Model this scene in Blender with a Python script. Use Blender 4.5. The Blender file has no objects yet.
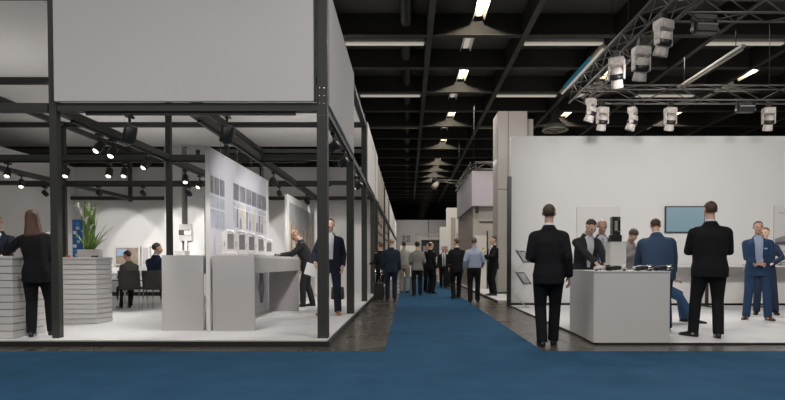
EXPO = -.40
WORLD = .17
SPOTC = (1, .972, .94)
HALLC = (1, .965, .92)
SPOT_E = 78
STAGE_E = 150
HALL_E = 175
LAMP_E = 380
STAGE = [(3.95,8.6,4.0,14.3,2.8,1.4),(3.75,10.3,5.2,14.3,2.8,1.3),(6.2,8.6,6.4,14.3,2.8,1.6),(8.2,8.6,8.3,14.3,2.8,1.6),(10.5,8.6,10.2,14.3,3.0,2.0),(4.28,12.5,3.4,9.6,.6,1.3),(5.82,12.6,5.4,9.2,.5,1.4),(8.0,12.6,6.6,9.6,.6,1.5)]
HALL = [(1.83,0),(1.83,5),(1.83,15),(1.83,22),(1.83,30),(1.83,40),(1.83,50),(-3,-2),(-7,-2),(-3,2),(-7,2),(6,-2),(8,3),(8,16),(-3,10),(-7.5,10),(-3,15),(-7.5,15)]
FAR = [(3.6,19.9,4.5,32),(.5,52,6.5,200),(.8,34,6.5,120),(4.5,25,3.1,40)]
import bpy, bmesh, math, random
from math import sin, cos, pi, sqrt, radians as R
from mathutils import Vector as V, Matrix, Quaternion, noise
from mathutils.bvhtree import BVHTree
random.seed(7)
S = bpy.context.scene
C = S.collection

# ------------------------------------------------------------------ materials
MATS = {}
def mat(name, col, rough=.5, metal=0., bump=0., bscale=40., var=0., vscale=3., emit=None, estr=0., spec=.5, trans=0., sheen=0.):
    if name in MATS: return MATS[name]
    m = bpy.data.materials.new(name); m.use_nodes = True
    nt = m.node_tree; b = nt.nodes['Principled BSDF']
    c = (col[0], col[1], col[2], 1)
    b.inputs['Base Color'].default_value = c
    b.inputs['Roughness'].default_value = rough
    b.inputs['Metallic'].default_value = metal
    b.inputs['Specular IOR Level'].default_value = spec
    if sheen: b.inputs['Sheen Weight'].default_value = sheen
    if trans: b.inputs['Transmission Weight'].default_value = trans
    tc = nt.nodes.new('ShaderNodeTexCoord')
    if var:
        n = nt.nodes.new('ShaderNodeTexNoise'); n.inputs['Scale'].default_value = vscale; n.inputs['Detail'].default_value = 4
        nt.links.new(tc.outputs['Object'], n.inputs['Vector'])
        r = nt.nodes.new('ShaderNodeValToRGB')
        r.color_ramp.elements[0].position = .3; r.color_ramp.elements[1].position = .7
        r.color_ramp.elements[0].color = (max(0, c[0]*(1-var)), max(0, c[1]*(1-var)), max(0, c[2]*(1-var)), 1)
        r.color_ramp.elements[1].color = (min(1, c[0]*(1+var)), min(1, c[1]*(1+var)), min(1, c[2]*(1+var)), 1)
        nt.links.new(n.outputs['Fac'], r.inputs['Fac']); nt.links.new(r.outputs['Color'], b.inputs['Base Color'])
    if bump:
        n = nt.nodes.new('ShaderNodeTexNoise'); n.inputs['Scale'].default_value = bscale; n.inputs['Detail'].default_value = 3
        nt.links.new(tc.outputs['Object'], n.inputs['Vector'])
        bp = nt.nodes.new('ShaderNodeBump'); bp.inputs['Strength'].default_value = bump; bp.inputs['Distance'].default_value = .02
        nt.links.new(n.outputs['Fac'], bp.inputs['Height']); nt.links.new(bp.outputs['Normal'], b.inputs['Normal'])
    if emit:
        b.inputs['Emission Color'].default_value = (*emit, 1); b.inputs['Emission Strength'].default_value = estr
    MATS[name] = m
    return m

def srgb(r, g, b):
    f = lambda c: (c/255/12.92) if c/255 <= .04045 else ((c/255+.055)/1.055)**2.4
    return (f(r), f(g), f(b))

# ------------------------------------------------------------------ mesh helpers
def box(bm, x0, x1, y0, y1, z0, z1, bev=0.):
    vs = [bm.verts.new(p) for p in ((x0,y0,z0),(x1,y0,z0),(x1,y1,z0),(x0,y1,z0),(x0,y0,z1),(x1,y0,z1),(x1,y1,z1),(x0,y1,z1))]
    fs = [bm.faces.new([vs[i] for i in f]) for f in ((0,3,2,1),(4,5,6,7),(0,1,5,4),(1,2,6,5),(2,3,7,6),(3,0,4,7))]
    if bev:
        es = list({e for f in fs for e in f.edges})
        bmesh.ops.bevel(bm, geom=es, offset=bev, segments=2, affect='EDGES', profile=.5)
    return vs

def loft(bm, rings, cap=True, closed=True):
    vr = [[bm.verts.new(p) for p in r] for r in rings]
    n = len(vr[0])
    for a, b in zip(vr, vr[1:]):
        for i in range(n if closed else n-1):
            j = (i+1) % n
            bm.faces.new((a[i], a[j], b[j], b[i]))
    if cap and closed:
        for r, flip in ((vr[0], True), (vr[-1], False)):
            bm.faces.new(list(reversed(r)) if flip else r)
    return vr

def frame(d, up=None):
    d = d.normalized()
    u = up if up is not None else (V((0,0,1)) if abs(d.z) < .9 else V((0,1,0)))
    x = u.cross(d)
    if x.length < 1e-6: x = V((1,0,0)).cross(d)
    x.normalize(); y = d.cross(x).normalized()
    return x, y

def tube(bm, pts, rad, seg=10, flat=1., roundcap=False, up=None):
    pts = [V(p) for p in pts]
    if not isinstance(rad, (list, tuple)): rad = [rad]*len(pts)
    rings = []; n = len(pts); px = None
    for i, p in enumerate(pts):
        d = (pts[min(i+1, n-1)] - pts[max(i-1, 0)])
        if px is None: x, y = frame(d, up)
        else:
            dn = d.normalized(); x = (px - dn*px.dot(dn)).normalized(); y = dn.cross(x)
        px = x
        r = rad[i]
        if roundcap and i == 0:
            for k in (.35, .75):
                q = p - d.normalized()*r*sqrt(1-k*k)
                rings.append([q + (x*cos(2*pi*t/seg) + y*sin(2*pi*t/seg)*flat)*r*k for t in range(seg)])
        rings.append([p + (x*cos(2*pi*t/seg) + y*sin(2*pi*t/seg)*flat)*r for t in range(seg)])
        if roundcap and i == n-1:
            for k in (.75, .35):
                q = p + d.normalized()*r*sqrt(1-k*k)
                rings.append([q + (x*cos(2*pi*t/seg) + y*sin(2*pi*t/seg)*flat)*r*k for t in range(seg)])
    loft(bm, rings)

def cyl(bm, a, b, r, r2=None, seg=16):
    tube(bm, [a, b], [r, r if r2 is None else r2], seg)

def ellipsoid(bm, c, r, seg=16, rings=10, M=None, fn=None):
    c = V(c); rr = []
    for i in range(1, rings):
        ph = pi*i/rings
        ring = []
        for t in range(seg):
            th = 2*pi*t/seg
            d = V((sin(ph)*cos(th), sin(ph)*sin(th), -cos(ph)))
            p = V((d.x*r[0], d.y*r[1], d.z*r[2]))
            if fn: p = fn(d, p)
            if M: p = M @ p
            ring.append(c + p)
        rr.append(ring)
    loft(bm, rr)

def lathe(bm, prof, c=(0,0,0), seg=24, axis='z'):
    c = V(c); rings = []
    for r, h in prof:
        ring = []
        for t in range(seg):
            a = 2*pi*t/seg
            p = V((r*cos(a), r*sin(a), h))
            if axis == 'y': p = V((p.x, p.z, p.y))
            ring.append(c+p)
        rings.append(ring)
    loft(bm, rings)

def link(name, me, m, parent=None, smooth=False):
    o = bpy.data.objects.new(name, me); C.objects.link(o)
    if m is not None and not me.materials:
        for q in (m if isinstance(m, (list, tuple)) else [m]): me.materials.append(q)
    if parent is not None: o.parent = parent
    if smooth:
        for p in me.polygons: p.use_smooth = True
    return o

def obj(name, bm, m, parent=None, smooth=False):
    bmesh.ops.recalc_face_normals(bm, faces=bm.faces)
    me = bpy.data.meshes.new(name); bm.to_mesh(me); bm.free()
    return link(name, me, m, parent, smooth)

def bxo(name, m, parent, *a, bev=0.):
    bm = bmesh.new(); box(bm, *a, bev=bev); return obj(name, bm, m, parent)

def tubo(name, m, parent, pts, r, seg=10, smooth=True, **k):
    bm = bmesh.new(); tube(bm, pts, r, seg, **k); return obj(name, bm, m, parent, smooth)

def thing(name, label, cat, loc=(0,0,0), rz=0., group=None):
    o = bpy.data.objects.new(name, None); C.objects.link(o); o.empty_display_size = .1
    o.location = loc; o.rotation_euler = (0, 0, rz)
    o['label'] = label; o['category'] = cat
    if group: o['group'] = group
    return o

def tag(o, label, cat, group=None):
    o['label'] = label; o['category'] = cat
    if group: o['group'] = group
    return o

def struct(o, label=None, cat=None):
    o['kind'] = 'structure'
    if label: o['label'] = label
    if cat: o['category'] = cat
    return o

def dup(root, loc, rz, label, group=None):
    r = root.copy(); C.objects.link(r); r.location = loc; r.rotation_euler = (0, 0, rz); r['label'] = label
    if group: r['group'] = group
    for ch in list(root.children):
        c = ch.copy(); C.objects.link(c); c.parent = r
        for g in list(ch.children):
            d = g.copy(); C.objects.link(d); d.parent = c
    return r

ORD = ['first', 'second', 'third', 'fourth', 'fifth', 'sixth', 'seventh', 'eighth', 'ninth', 'tenth', 'eleventh', 'twelfth', 'thirteenth', 'fourteenth', 'fifteenth', 'sixteenth', 'seventeenth', 'eighteenth']

def remesh(bm, voxel, smooth=2):
    bmesh.ops.recalc_face_normals(bm, faces=bm.faces)
    me = bpy.data.meshes.new('tmp'); bm.to_mesh(me); bm.free()
    o = bpy.data.objects.new('tmp', me); C.objects.link(o)
    md = o.modifiers.new('r', 'REMESH'); md.mode = 'VOXEL'; md.voxel_size = voxel; md.adaptivity = 0
    dg = bpy.context.evaluated_depsgraph_get()
    nm = bpy.data.meshes.new_from_object(o.evaluated_get(dg))
    bpy.data.objects.remove(o); bpy.data.meshes.remove(me)
    b = bmesh.new(); b.from_mesh(nm); bpy.data.meshes.remove(nm)
    for _ in range(smooth):
        bmesh.ops.smooth_vert(b, verts=b.verts, factor=.5, use_axis_x=True, use_axis_y=True, use_axis_z=True)
    return b

# ------------------------------------------------------------------ people
def ik(a, t, l1, l2, pole):
    d = t - a; L = d.length; dr = d.normalized()
    L = max(min(L, .995*(l1+l2)), abs(l1-l2)+.02)
    t = a + dr*L
    x = (l1*l1 - l2*l2 + L*L)/(2*L); h = sqrt(max(0, l1*l1 - x*x))
    p = pole - dr*pole.dot(dr)
    p = p.normalized() if p.length > 1e-5 else V((0,1,0))
    return a + dr*x + p*h, t

def sst(a, b, x):
    t = max(0., min(1., (x-a)/(b-a))); return t*t*(3-2*t)

def hand_bm(wrist, d, back, side, curl=.5, scale=1., voxel=.0045):
    """palm, four unequal curled fingers and a thumb; d along the fingers, back = back of the hand, side +1: thumb along +x"""
    bm = bmesh.new()
    rings = []
    for y, w, h in ((-.03,.024,.022),(0,.028,.020),(.03,.039,.017),(.07,.042,.015),(.088,.038,.012)):
        rings.append([V((w*cos(2*pi*t/12), y, h*sin(2*pi*t/12))) for t in range(12)])
    loft(bm, rings)
    for x, L, r in ((-.032,.062,.0078),(-.011,.077,.0086),(.011,.084,.009),(.032,.074,.0086)):
        p = V((x, .08, 0)); pts = [V((x*.9, .06, 0)), p]; a = 0
        for k, f in enumerate((.45,.32,.23)):
            a += curl*(.6 if k == 0 else .8)
            p = p + V((x*.08, cos(a)*L*f, -sin(a)*L*f)); pts.append(p)
        tube(bm, pts, [r, r, r*.97, r*.92, r*.8], 8, roundcap=True)
    tube(bm, [(.022,.0,-.004), (.046,.03,-.012), (.055,.058,-.022), (.052,.08,-.03)], [.014,.0125,.0105,.0085], 8, roundcap=True)
    b = remesh(bm, voxel, 1)
    d = d.normalized(); x = d.cross(back).normalized(); z = x.cross(d).normalized()
    for v in b.verts:
        q = v.co*scale
        v.co = wrist + x*q.x*side + d*q.y + z*q.z
    return b

def person(label, loc, rot, H=1.8, jacket=(.012,.012,.014), trousers=None, shirt=(.75,.76,.8), skin=(.62,.38,.28), hair=(.05,.03,.02),
           shoe=(.012,.01,.009), tie=None, hairstyle='short', lean=0., roll=0., twist=0., hp=0., hy=0.,
           wl=None, wr=None, pl=None, pr=None, fl=(.10,0,0), fr=(-.10,0,0), fyl=.15, fyr=-.15, hip_z=None, hip_y=0., bulk=1.,
           female=False, v=None, voxel=.012, top='jacket', hem=.80, curl=.5, hands=True, pocket=False, stripes=False, openj=False, group=None, hl=None, hr=None):
    """wl / wr: wrist targets of the person's own left (+x) and right (-x) hand; the person faces -y"""
    root = thing('person', label, 'person', loc, rot, group)
    s = H/1.8
    trousers = trousers or jacket
    dz = 0 if hip_z is None else hip_z/s - .93
    piv = V((0, hip_y, 1.0+dz))
    def T(p):
        p = V(p) + V((0, hip_y, dz))
        f = sst(.93+dz, 1.25+dz, p.z)
        q = p - piv
        M = Matrix.Rotation(twist*f, 3, 'Z') @ Matrix.Rotation(roll*f, 3, 'Y') @ Matrix.Rotation(lean*f, 3, 'X')
        return piv + M @ q
    HM = Matrix.Rotation(hy, 3, 'Z') @ Matrix.Rotation(hp, 3, 'X')
    nb = V((0, .02, 1.535))
    def TH(p): return T(nb + HM @ (V(p)-nb))
    sw = .158 if female else .178
    bw = bulk
    shl = T((sw*bw**.5, .012, 1.418)); shr = T((-sw*bw**.5, .012, 1.418))
    wl = V(wl) if wl is not None else T((.238*bw**.6, -.04, .87))
    wr = V(wr) if wr is not None else T((-.238*bw**.6, -.04, .87))
    el, wl = ik(shl, wl, .30, .265, V(pl) if pl else V((.2,1,-.2)))
    er, wr = ik(shr, wr, .30, .265, V(pr) if pr else V((-.2,1,-.2)))
    hipl = V((.095, hip_y, .91+dz)); hipr = V((-.095, hip_y, .91+dz))
    al = V((fl[0], fl[1], .085+fl[2])); ar = V((fr[0], fr[1], .085+fr[2]))
    kl, al = ik(hipl, al, .425, .415, V((.15,-1,.05))); kr, ar = ik(hipr, ar, .425, .415, V((-.15,-1,.05)))
    # ---- body, one continuous surface
    N = 18
    def ell(c, rx, ry, TT=T, n=N, e=2.3):
        out = []
        for t in range(n):
            a = 2*pi*t/n; ca, sa = cos(a), sin(a)
            out.append(TT((c[0] + rx*math.copysign(abs(ca)**(2/e), ca), c[1] + ry*math.copysign(abs(sa)**(2/e), sa), c[2])))
        return out
    bm = bmesh.new()
    prof = [(.85,.13,.09),(.95,.155,.105),(1.05,.135,.092),(1.2,.15,.1),(1.33,.165,.103),(1.41,.15,.09),(1.46,.10,.07)]
    loft(bm, [ell((0,0,z), rx*bw*(.9 if female else 1), ry*bw) for z, rx, ry in prof])
    tube(bm, [T((0,.025,1.42)), T((0,.02,1.53)), TH((0,.005,1.63))], [.07,.055,.056], 14, roundcap=True)
    for sh, e_, w_ in ((shl, el, wl), (shr, er, wr)):
        tube(bm, [sh, (sh+e_)/2, e_, (e_+w_)/2, w_], [.05,.045,.037,.036,.026], 10, roundcap=True)
    for h_, k_, a_ in ((hipl, kl, al), (hipr, kr, ar)):
        tube(bm, [h_, (h_+k_)/2, k_, (k_*.6+a_*.4), a_], [.075,.068,.048,.046,.032], 12, roundcap=True)
        tube(bm, [a_+V((0,.03,-.04)), a_+V((0,-.09,-.05))], [.03,.026], 8, roundcap=True)
    # head
    def HE(c, r, fn=None, seg=18, rings=12):
        b2 = []
        for i in range(1, rings):
            ph = pi*i/rings; ring = []
            for t in range(seg):
                th = 2*pi*t/seg
                d = V((sin(ph)*cos(th), sin(ph)*sin(th), -cos(ph)))
                p = V((c[0]+d.x*r[0], c[1]+d.y*r[1], c[2]+d.z*r[2]))
                if fn: p = fn(d, p)
                ring.append(TH(p))
            b2.append(ring)
        loft(bm, b2)
    HE((0,.012,1.712), (.077,.097,.086))
    HE((0,-.028,1.655), (.061,.066,.083))
    HE((0,-.062,1.592), (.034,.032,.024))
    HE((0,-.084,1.702), (.05,.016,.014))
    tube(bm, [TH((0,-.086,1.70)), TH((0,-.105,1.672)), TH((0,-.118,1.652)), TH((0,-.096,1.642))], [.009,.0115,.0155,.011], 8, roundcap=True)
    HE((0,-.09,1.618), (.024,.012,.011))
    for sx in (-1, 1):
        HE((sx*.078,.015,1.678), (.011,.02,.033), seg=10, rings=8)
        HE((sx*.038,-.07,1.66), (.026,.02,.02), seg=10, rings=8)
    b = remesh(bm, voxel, 2)
    mats = [mat('skin_%.2f_%.2f' % (skin[0], skin[1]), skin, .5, var=.06, vscale=9), mat('eye_dark', (.03,.022,.018), .25),
            mat('lip_%.2f' % skin[0], (skin[0]*.75, skin[1]*.5, skin[2]*.5), .45), mat('hair_%.2f_%.2f' % (hair[0], hair[1]), hair, .6, bump=.4, bscale=90)]
    pts = [(TH((sx*.031,-.083,1.683)), 0.0085, 1) for sx in (-1, 1)] + [(TH((q,-.1,1.617)), .0105, 2) for q in (-.016,-.006,.006,.016)] \
        + [(TH((sx*q,-.088,1.7005)), 0.006, 3) for sx in (-1, 1) for q in (.02,.032,.044)]
    if v is not None or voxel < .011:
        for f in b.faces:
            c = f.calc_center_median()
            for p, r, k in pts:
                if (c-p).length < r*1.15: f.material_index = k
    if hands:
        for side, e_, w_, vec in ((1, el, wl, hl), (-1, er, wr, hr)):
            fd = (w_-e_).normalized()
            if vec is None:
                back = V((side, -.15, 0)) if abs(fd.z) > .6 else V((0,0,1))
                hd = (fd + V((0,-.05,-.25))).normalized() if abs(fd.z) > .6 else fd
                th = -1 if True else 1
            else: hd, back = V(vec[0]), V(vec[1])
            # thumb side: towards the front (hanging) or towards the middle of the body (reaching)
            xax = hd.cross(back).normalized()
            want = V((0,-1,0)) if abs(hd.z) > .6 else V((-side,0,.2))
            sd = 1 if xax.dot(want) > 0 else -1
            hb = hand_bm(w_, hd, back, sd, curl, .98 if not female else .88, .005 if voxel < .011 else .008)
            hme = bpy.data.meshes.new('h'); hb.to_mesh(hme); hb.free()
            b.from_mesh(hme); bpy.data.meshes.remove(hme)
    def fin(name, bb, m, sm=True):
        for q in bb.verts: q.co = q.co*s
        me = bpy.data.meshes.new(name); bb.to_mesh(me); bb.free()
        return link(name, me, m, root, sm)
    fin('body', b, mats)
    # ---- trousers
    mt = mat('cloth_%.3f_%.3f_%.3f' % trousers, trousers, .85, bump=.35, bscale=14, spec=.25)
    bm = bmesh.new()
    prof = [(.82,.14,.10),(.88,.175,.13),(.96,.178,.132),(1.04,.162,.12)]
    loft(bm, [ell((0,0,z), rx*bw*(.97 if female else 1), ry*bw) for z, rx, ry in prof])
    for h_, k_, a_ in ((hipl, kl, al), (hipr, kr, ar)):
        sg = 1 if h_.x > 0 else -1
        hh = h_ + V((0,0,.02))
        tube(bm, [hh, h_*.7+k_*.3, k_*.97+h_*.03, k_*.5+a_*.5+V((0,.01,0)), a_+V((0,.012,-.035))], [.105*bw,.098*bw**.7,.076,.072,.068 if not female else .062], 14, up=V((0,1,0)))
    bt = remesh(bm, max(voxel, .011), 2)
    fin('trousers', bt, mt)
    # ---- shoes
    ms = mat('shoe_%.2f_%.2f' % (shoe[0], shoe[1]), shoe, .35)
    for a_, fy, k_ in ((al, fyl, kl), (ar, fyr, kr)):
        bm = bmesh.new(); rr = []
        base = V((a_.x, a_.y, a_.z-.085))
        Mz = Matrix.Rotation(fy, 3, 'Z')
        for y, w, h in ((.078,.012,.03),(.068,.030,.07),(.03,.036,.10),(-.02,.037,.098),(-.07,.044,.066),(-.13,.048,.05),(-.18,.04,.04),(-.207,.022,.03),(-.213,.008,.02)):
            ring = []
            for t in range(14):
                a = 2*pi*t/14
                z = h/2 + h/2*sin(a); z = max(0, z) if sin(a) > -.7 else 0
                ring.append(base + Mz @ V((w*math.copysign(abs(cos(a))**.6, cos(a)), y, z)))
            rr.append(ring)
        loft(bm, rr)
        for q in bm.verts: q.co = q.co*s
        obj('shoe', bm, ms, root, True)
    # ---- top
    mj = mat('cloth_%.3f_%.3f_%.3f' % jacket, jacket, .85, bump=.35, bscale=14, spec=.25)
    msh = mat('shirt_%.2f_%.2f_%.2f' % shirt, shirt, .8, bump=.15, bscale=20)
    if stripes and 'striped' not in MATS: pass
    bm = bmesh.new()
    if top == 'shirt':
        prof = [(.95,.178,.137),(1.0,.18,.138),(1.08,.176,.134),(1.2,.182,.136),(1.33,.188,.136),(1.40,.178,.116),(1.455,.125,.09),(1.515,.07,.07)]
        sr = [.070,.068,.058,.052,.044]
    elif female:
        prof = [(hem,.185,.145),(.93,.188,.145),(1.05,.158,.122),(1.12,.155,.122),(1.25,.175,.14),(1.35,.182,.132),(1.42,.165,.108),(1.47,.10,.085),(1.515,.068,.068)]
        sr = [.068,.062,.054,.05,.046]
    else:
        prof = [(hem,.196,.15),(.92,.196,.152),(1.06,.172,.138),(1.2,.184,.144),(1.33,.190,.142),(1.40,.166,.120),(1.455,.118,.096),(1.50,.088,.084),(1.525,.074,.077),(1.538,.072,.074)]
        sr = [.074,.068,.060,.055,.050]
    loft(bm, [ell((0,.02*sst(1.42,1.5,z),z), rx*bw**(1 if z < 1.45 else .4), ry*bw**(1 if z < 1.45 else .4), e=2.5) for z, rx, ry in prof])
    ends = []
    for sh, e_, w_ in ((shl, el, wl), (shr, er, wr)):
        sh = sh - (T((0,0,1.42))-T((0,0,1.395)))
        dv = (w_-e_).normalized()
        tube(bm, [sh, (sh+e_)/2, e_, (e_+w_)/2, w_-dv*.005], [r*bw**.4 for r in sr], 14, roundcap=False)
        ellc = sh
        tube(bm, [T((math.copysign(.07, sh.x), .010, 1.42)), sh], [sr[0]*.88, sr[0]*.97], 14, roundcap=True)
    bj = remesh(bm, max(voxel, .011), 3)
    if v is not None:
        z0, w0, z1, w1 = v
        Ti = lambda p: p   # the opening is cut in the leaned torso's own frame
        M = Matrix.Rotation(twist, 3, 'Z') @ Matrix.Rotation(roll, 3, 'Y') @ Matrix.Rotation(lean, 3, 'X')
        Minv = M.inverted()
        def loc(p): return piv + Minv @ (p-piv) - V((0, hip_y, dz))
        def wor(p): return piv + M @ (V(p)+V((0,hip_y,dz))-piv)
        for sx in (-1, 1):
            a = V((sx*w0, 0, z0)); c = V((sx*w1, 0, z1)); dd = (c-a).normalized(); nn = V((dd.z, 0, -dd.x))
            bmesh.ops.bisect_plane(bj, geom=bj.verts[:]+bj.edges[:]+bj.faces[:], plane_co=wor(a), plane_no=M @ nn, dist=1e-5)
        bmesh.ops.bisect_plane(bj, geom=bj.verts[:]+bj.edges[:]+bj.faces[:], plane_co=wor((0,0,z0)), plane_no=M @ V((0,0,1)), dist=1e-5)
        bj.normal_update()
        sel = []
        for f in bj.faces:
            c = loc(f.calc_center_median())
            if c.y < -.045 and c.z > z0 and abs(c.x) < w0 + (w1-w0)*(c.z-z0)/(z1-z0): sel.append(f)
        bvh = BVHTree.FromBMesh(bj)
        def surf(x, z, off):
            o_ = wor((x, -.6, z)); dr = M @ V((0,1,0))
            h = bvh.ray_cast(o_, dr, .8)
            # skip the arms: only accept hits near the torso front
            if h[0] is None: return wor((x, -.14-off, z))
            q = loc(h[0])
            if q.y < -.2*bulk: q.y = -.15*bulk
            return wor((q.x, q.y-off, q.z))
        bs = bj.copy()
        keep = {f.index for f in sel}
        bj.faces.index_update(); bs.faces.ensure_lookup_table()
        keep = {f.index for f in sel}
        bs.faces.index_update()
        bmesh.ops.delete(bj, geom=sel, context='FACES')
        bmesh.ops.delete(bs, geom=[f for f in bs.faces if f.index not in keep], context='FACES')
        for q in bs.verts: pass
        so = fin('shirt', bs, msh)
        for sx in (-1, 1):        # lapels
            bm = bmesh.new(); A = []; n = 7
            for i in range(n):
                t = i/(n-1); z = z0 + (z1-.03-z0)*t; xi = w0 + (w1-w0)*(z-z0)/(z1-z0)
                wd = .012 + .05*sin(pi*min(1, .15+.75*t))
                A.append((surf(sx*xi*.97, z, .010), surf(sx*(xi+wd), z, .006), surf(sx*(xi+wd), z, -.004), surf(sx*xi*.97, z, -.004)))
            loft(bm, A)
            for q in bm.verts: q.co = q.co*s
            obj('lapel', bm, mj, root, False)
        if tie is not None:
            bm = bmesh.new(); A = []
            for z, w in ((z1-.025,.019),(z1-.05,.021),(z1-.065,.013),(z1-.15,.021),(z0+.1,.03),(z0-.005,.034)):
                A.append((surf(-w, z, .012), surf(w, z, .012), surf(w, z, -.002), surf(-w, z, -.002)))
            loft(bm, A)
            for q in bm.verts: q.co = q.co*s
            if stripes:
                m = bpy.data.materials.new('striped_tie'); m.use_nodes = True; nt = m.node_tree; bb = nt.nodes['Principled BSDF']
                w_ = nt.nodes.new('ShaderNodeTexWave'); w_.wave_type = 'BANDS'; w_.bands_direction = 'DIAGONAL'; w_.inputs['Scale'].default_value = 16
                tc = nt.nodes.new('ShaderNodeTexCoord'); rp = nt.nodes.new('ShaderNodeValToRGB'); rp.color_ramp.interpolation = 'CONSTANT'
                rp.color_ramp.elements[0].color = (.03,.045,.10,1); rp.color_ramp.elements[1].position = .5; rp.color_ramp.elements[1].color = (.6,.62,.68,1)
                nt.links.new(tc.outputs['Object'], w_.inputs['Vector']); nt.links.new(w_.outputs['Fac'], rp.inputs['Fac']); nt.links.new(rp.outputs['Color'], bb.inputs['Base Color'])
                obj('tie', bm, m, root)
            else: obj('tie', bm, mat('tie_%.2f' % tie[2], tie, .6), root)
        if pocket:
            p = surf(.105, 1.285, .008)
            bm = bmesh.new(); q = p*s; box(bm, q.x-.025, q.x+.025, q.y-.006, q.y+.01, q.z-.004, q.z+.022); obj('pocket_square', bm, msh, root)
    fin('jacket' if top != 'shirt' else 'shirt', bj, mj)
    if top == 'shirt':
        bm = bmesh.new(); loft(bm, [ell((0,0,z), .172*bw, .133*bw) for z in (.945,.985)])
        for q in bm.verts: q.co = q.co*s
        obj('belt', bm, mat('belt_leather', (.015,.012,.01), .4), root, True)
    # ---- shirt collar
    bm = bmesh.new(); rr = []
    for z, r in ((1.47,.07),(1.535,.066),(1.556,.064),(1.556,.058),(1.5,.056)):
        rr.append([T((r*cos(2*pi*t/20), .018+r*1.02*sin(2*pi*t/20), z + (.004*sin(2*pi*t/20) if sin(2*pi*t/20) > 0 else -.022*abs(sin(2*pi*t/20))))) for t in range(20)])
    loft(bm, rr, cap=False)
    for q in bm.verts: q.co = q.co*s
    if not (female or hairstyle == 'long'): obj('shirt_collar', bm, msh if top != 'shirt' else mj, root, True)
    else: bm.free()
    # ---- hair
    if hairstyle != 'bald':
        bm = bmesh.new(); c = V((0,.014,1.712)); rr = []; seg = 28; rings = 18
        big = {'short': 1.05, 'fringe': 1.045, 'full': 1.11, 'long': 1.09, 'thin': 1.03}[hairstyle]
        for i in range(1, rings):
            ph = pi*i/rings; ring = []
            for t in range(seg):
                th = 2*pi*t/seg
                d = V((sin(ph)*cos(th), sin(ph)*sin(th), -cos(ph)))
                k = big + .025*noise.noise(V((d.x*4+H*9, d.y*4, d.z*4)))
                p = V((d.x*.077*k, d.y*.097*k, d.z*.088*k))
                # hairline height above the skull centre: high in front, low at the nape, above the ears
                f = sst(-.75, .35, d.y)
                hl_ = (.052*(1-f)) + (-.07*f)
                if abs(d.x) > .55 and d.y < .25: hl_ = max(hl_, .0 + .035*(1-f))
                if hairstyle == 'full': hl_ -= .012
                if hairstyle == 'fringe' and d.z > .55 and d.y < .75: p = p*.9      # bare crown
                if hairstyle == 'fringe' and d.y < -.35: p = p*.88
                if p.z < hl_: p = p*.9 if p.z > hl_-.02 else p*.8
                ring.append(TH(c+p))
            rr.append(ring)
        loft(bm, rr)
        if hairstyle == 'long':
            rr = []
            for z, w, yb, yf in ((1.77,.07,.10,-.02),(1.70,.088,.115,-.03),(1.62,.094,.115,-.035),(1.54,.104,.120,-.03),(1.47,.114,.125,.0),(1.43,.116,.126,.02),(1.405,.095,.115,.04)):
                ring = []
                for t in range(20):
                    a = 2*pi*t/20
                    k = 1+.09*noise.noise(V((a*4, 2.2+.5*z, 2)))*sst(1.8, 1.5, z)
                    ring.append(TH((w*cos(a)*k, (yb+yf)/2 + (yb-yf)/2*sin(a)*k, z + (.03*noise.noise(V((a*3.1, 5, 1))) if z < 1.5 else 0))))
                rr.append(ring)
            loft(bm, rr)
            bm = remesh(bm, .012, 2)
        for q in bm.verts: q.co = q.co*s
        obj('hair', bm, mats[3], root, True)
    return root
# ------------------------------------------------------------------ camera
cam = bpy.data.cameras.new('camera'); co = bpy.data.objects.new('camera', cam); C.objects.link(co)
co.location = (0, 0, 1.1); co.rotation_euler = (R(90-1.39), 0, 0)
cam.sensor_width = 36; cam.lens = 580/785*36; cam.shift_x = -15.5/785; cam.shift_y = 76.1/785; cam.clip_end = 300
S.camera = co
S.view_settings.view_transform = 'Standard'; S.view_settings.look = 'None'; S.view_settings.gamma = 1; S.view_settings.use_curve_mapping = False
S.view_settings.exposure = EXPO
w = bpy.data.worlds.new('hall_air'); S.world = w; w.use_nodes = True
w.node_tree.nodes['Background'].inputs[0].default_value = (1, .95, .9, 1); w.node_tree.nodes['Background'].inputs[1].default_value = WORLD

# ------------------------------------------------------------------ materials
M_frame = mat('dark_grey_powder_coat', srgb(62,63,60), .5, bump=.05, bscale=120, spec=.35)
M_track = mat('black_track', (.008,.008,.008), .45)
M_black = mat('black_metal', (.012,.012,.012), .4)
M_fasc = mat('stretched_white_fabric', (.71,.69,.68), .85, var=.02, vscale=.8, spec=.2)
M_white = mat('white_painted_wall', (.73,.72,.71), .8, var=.015, vscale=.7, spec=.25)
M_lam = mat('white_laminate', (.70,.68,.66), .45, var=.01, vscale=2)
M_grey = mat('pale_grey_laminate', (.47,.45,.44), .5, var=.015, vscale=2)
M_plat = mat('white_platform_carpet', (.72,.71,.71), .85, bump=.15, bscale=300, var=.03, vscale=1.5, spec=.2)
M_edge = mat('dark_plinth_edge', (.02,.019,.018), .5)
M_chrome = mat('chrome', (.7,.7,.7), .15, metal=1)
M_alu = mat('truss_aluminium', (.15,.14,.13), .4, metal=.6)
M_glass = mat('window_sample_glass', (.22,.20,.21), .15)
M_hall = mat('black_hall_steel', (.022,.020,.0175), .6, spec=.3)
M_roof = mat('dark_hall_soffit', (.085,.079,.071), .8, var=.25, vscale=.5, spec=.2)
M_lampoff = mat('pale_lamp_housing', (.34,.32,.28), .5)
M_on = mat('fluorescent_tube_lit', (.9,.85,.7), .5, emit=(1,.84,.56), estr=2.4)
M_refl = mat('white_reflector', (.75,.72,.66), .5)
M_dim = mat('fluorescent_tube_faint', (.5,.47,.4), .5, emit=(1,.92,.8), estr=.42)
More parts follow.
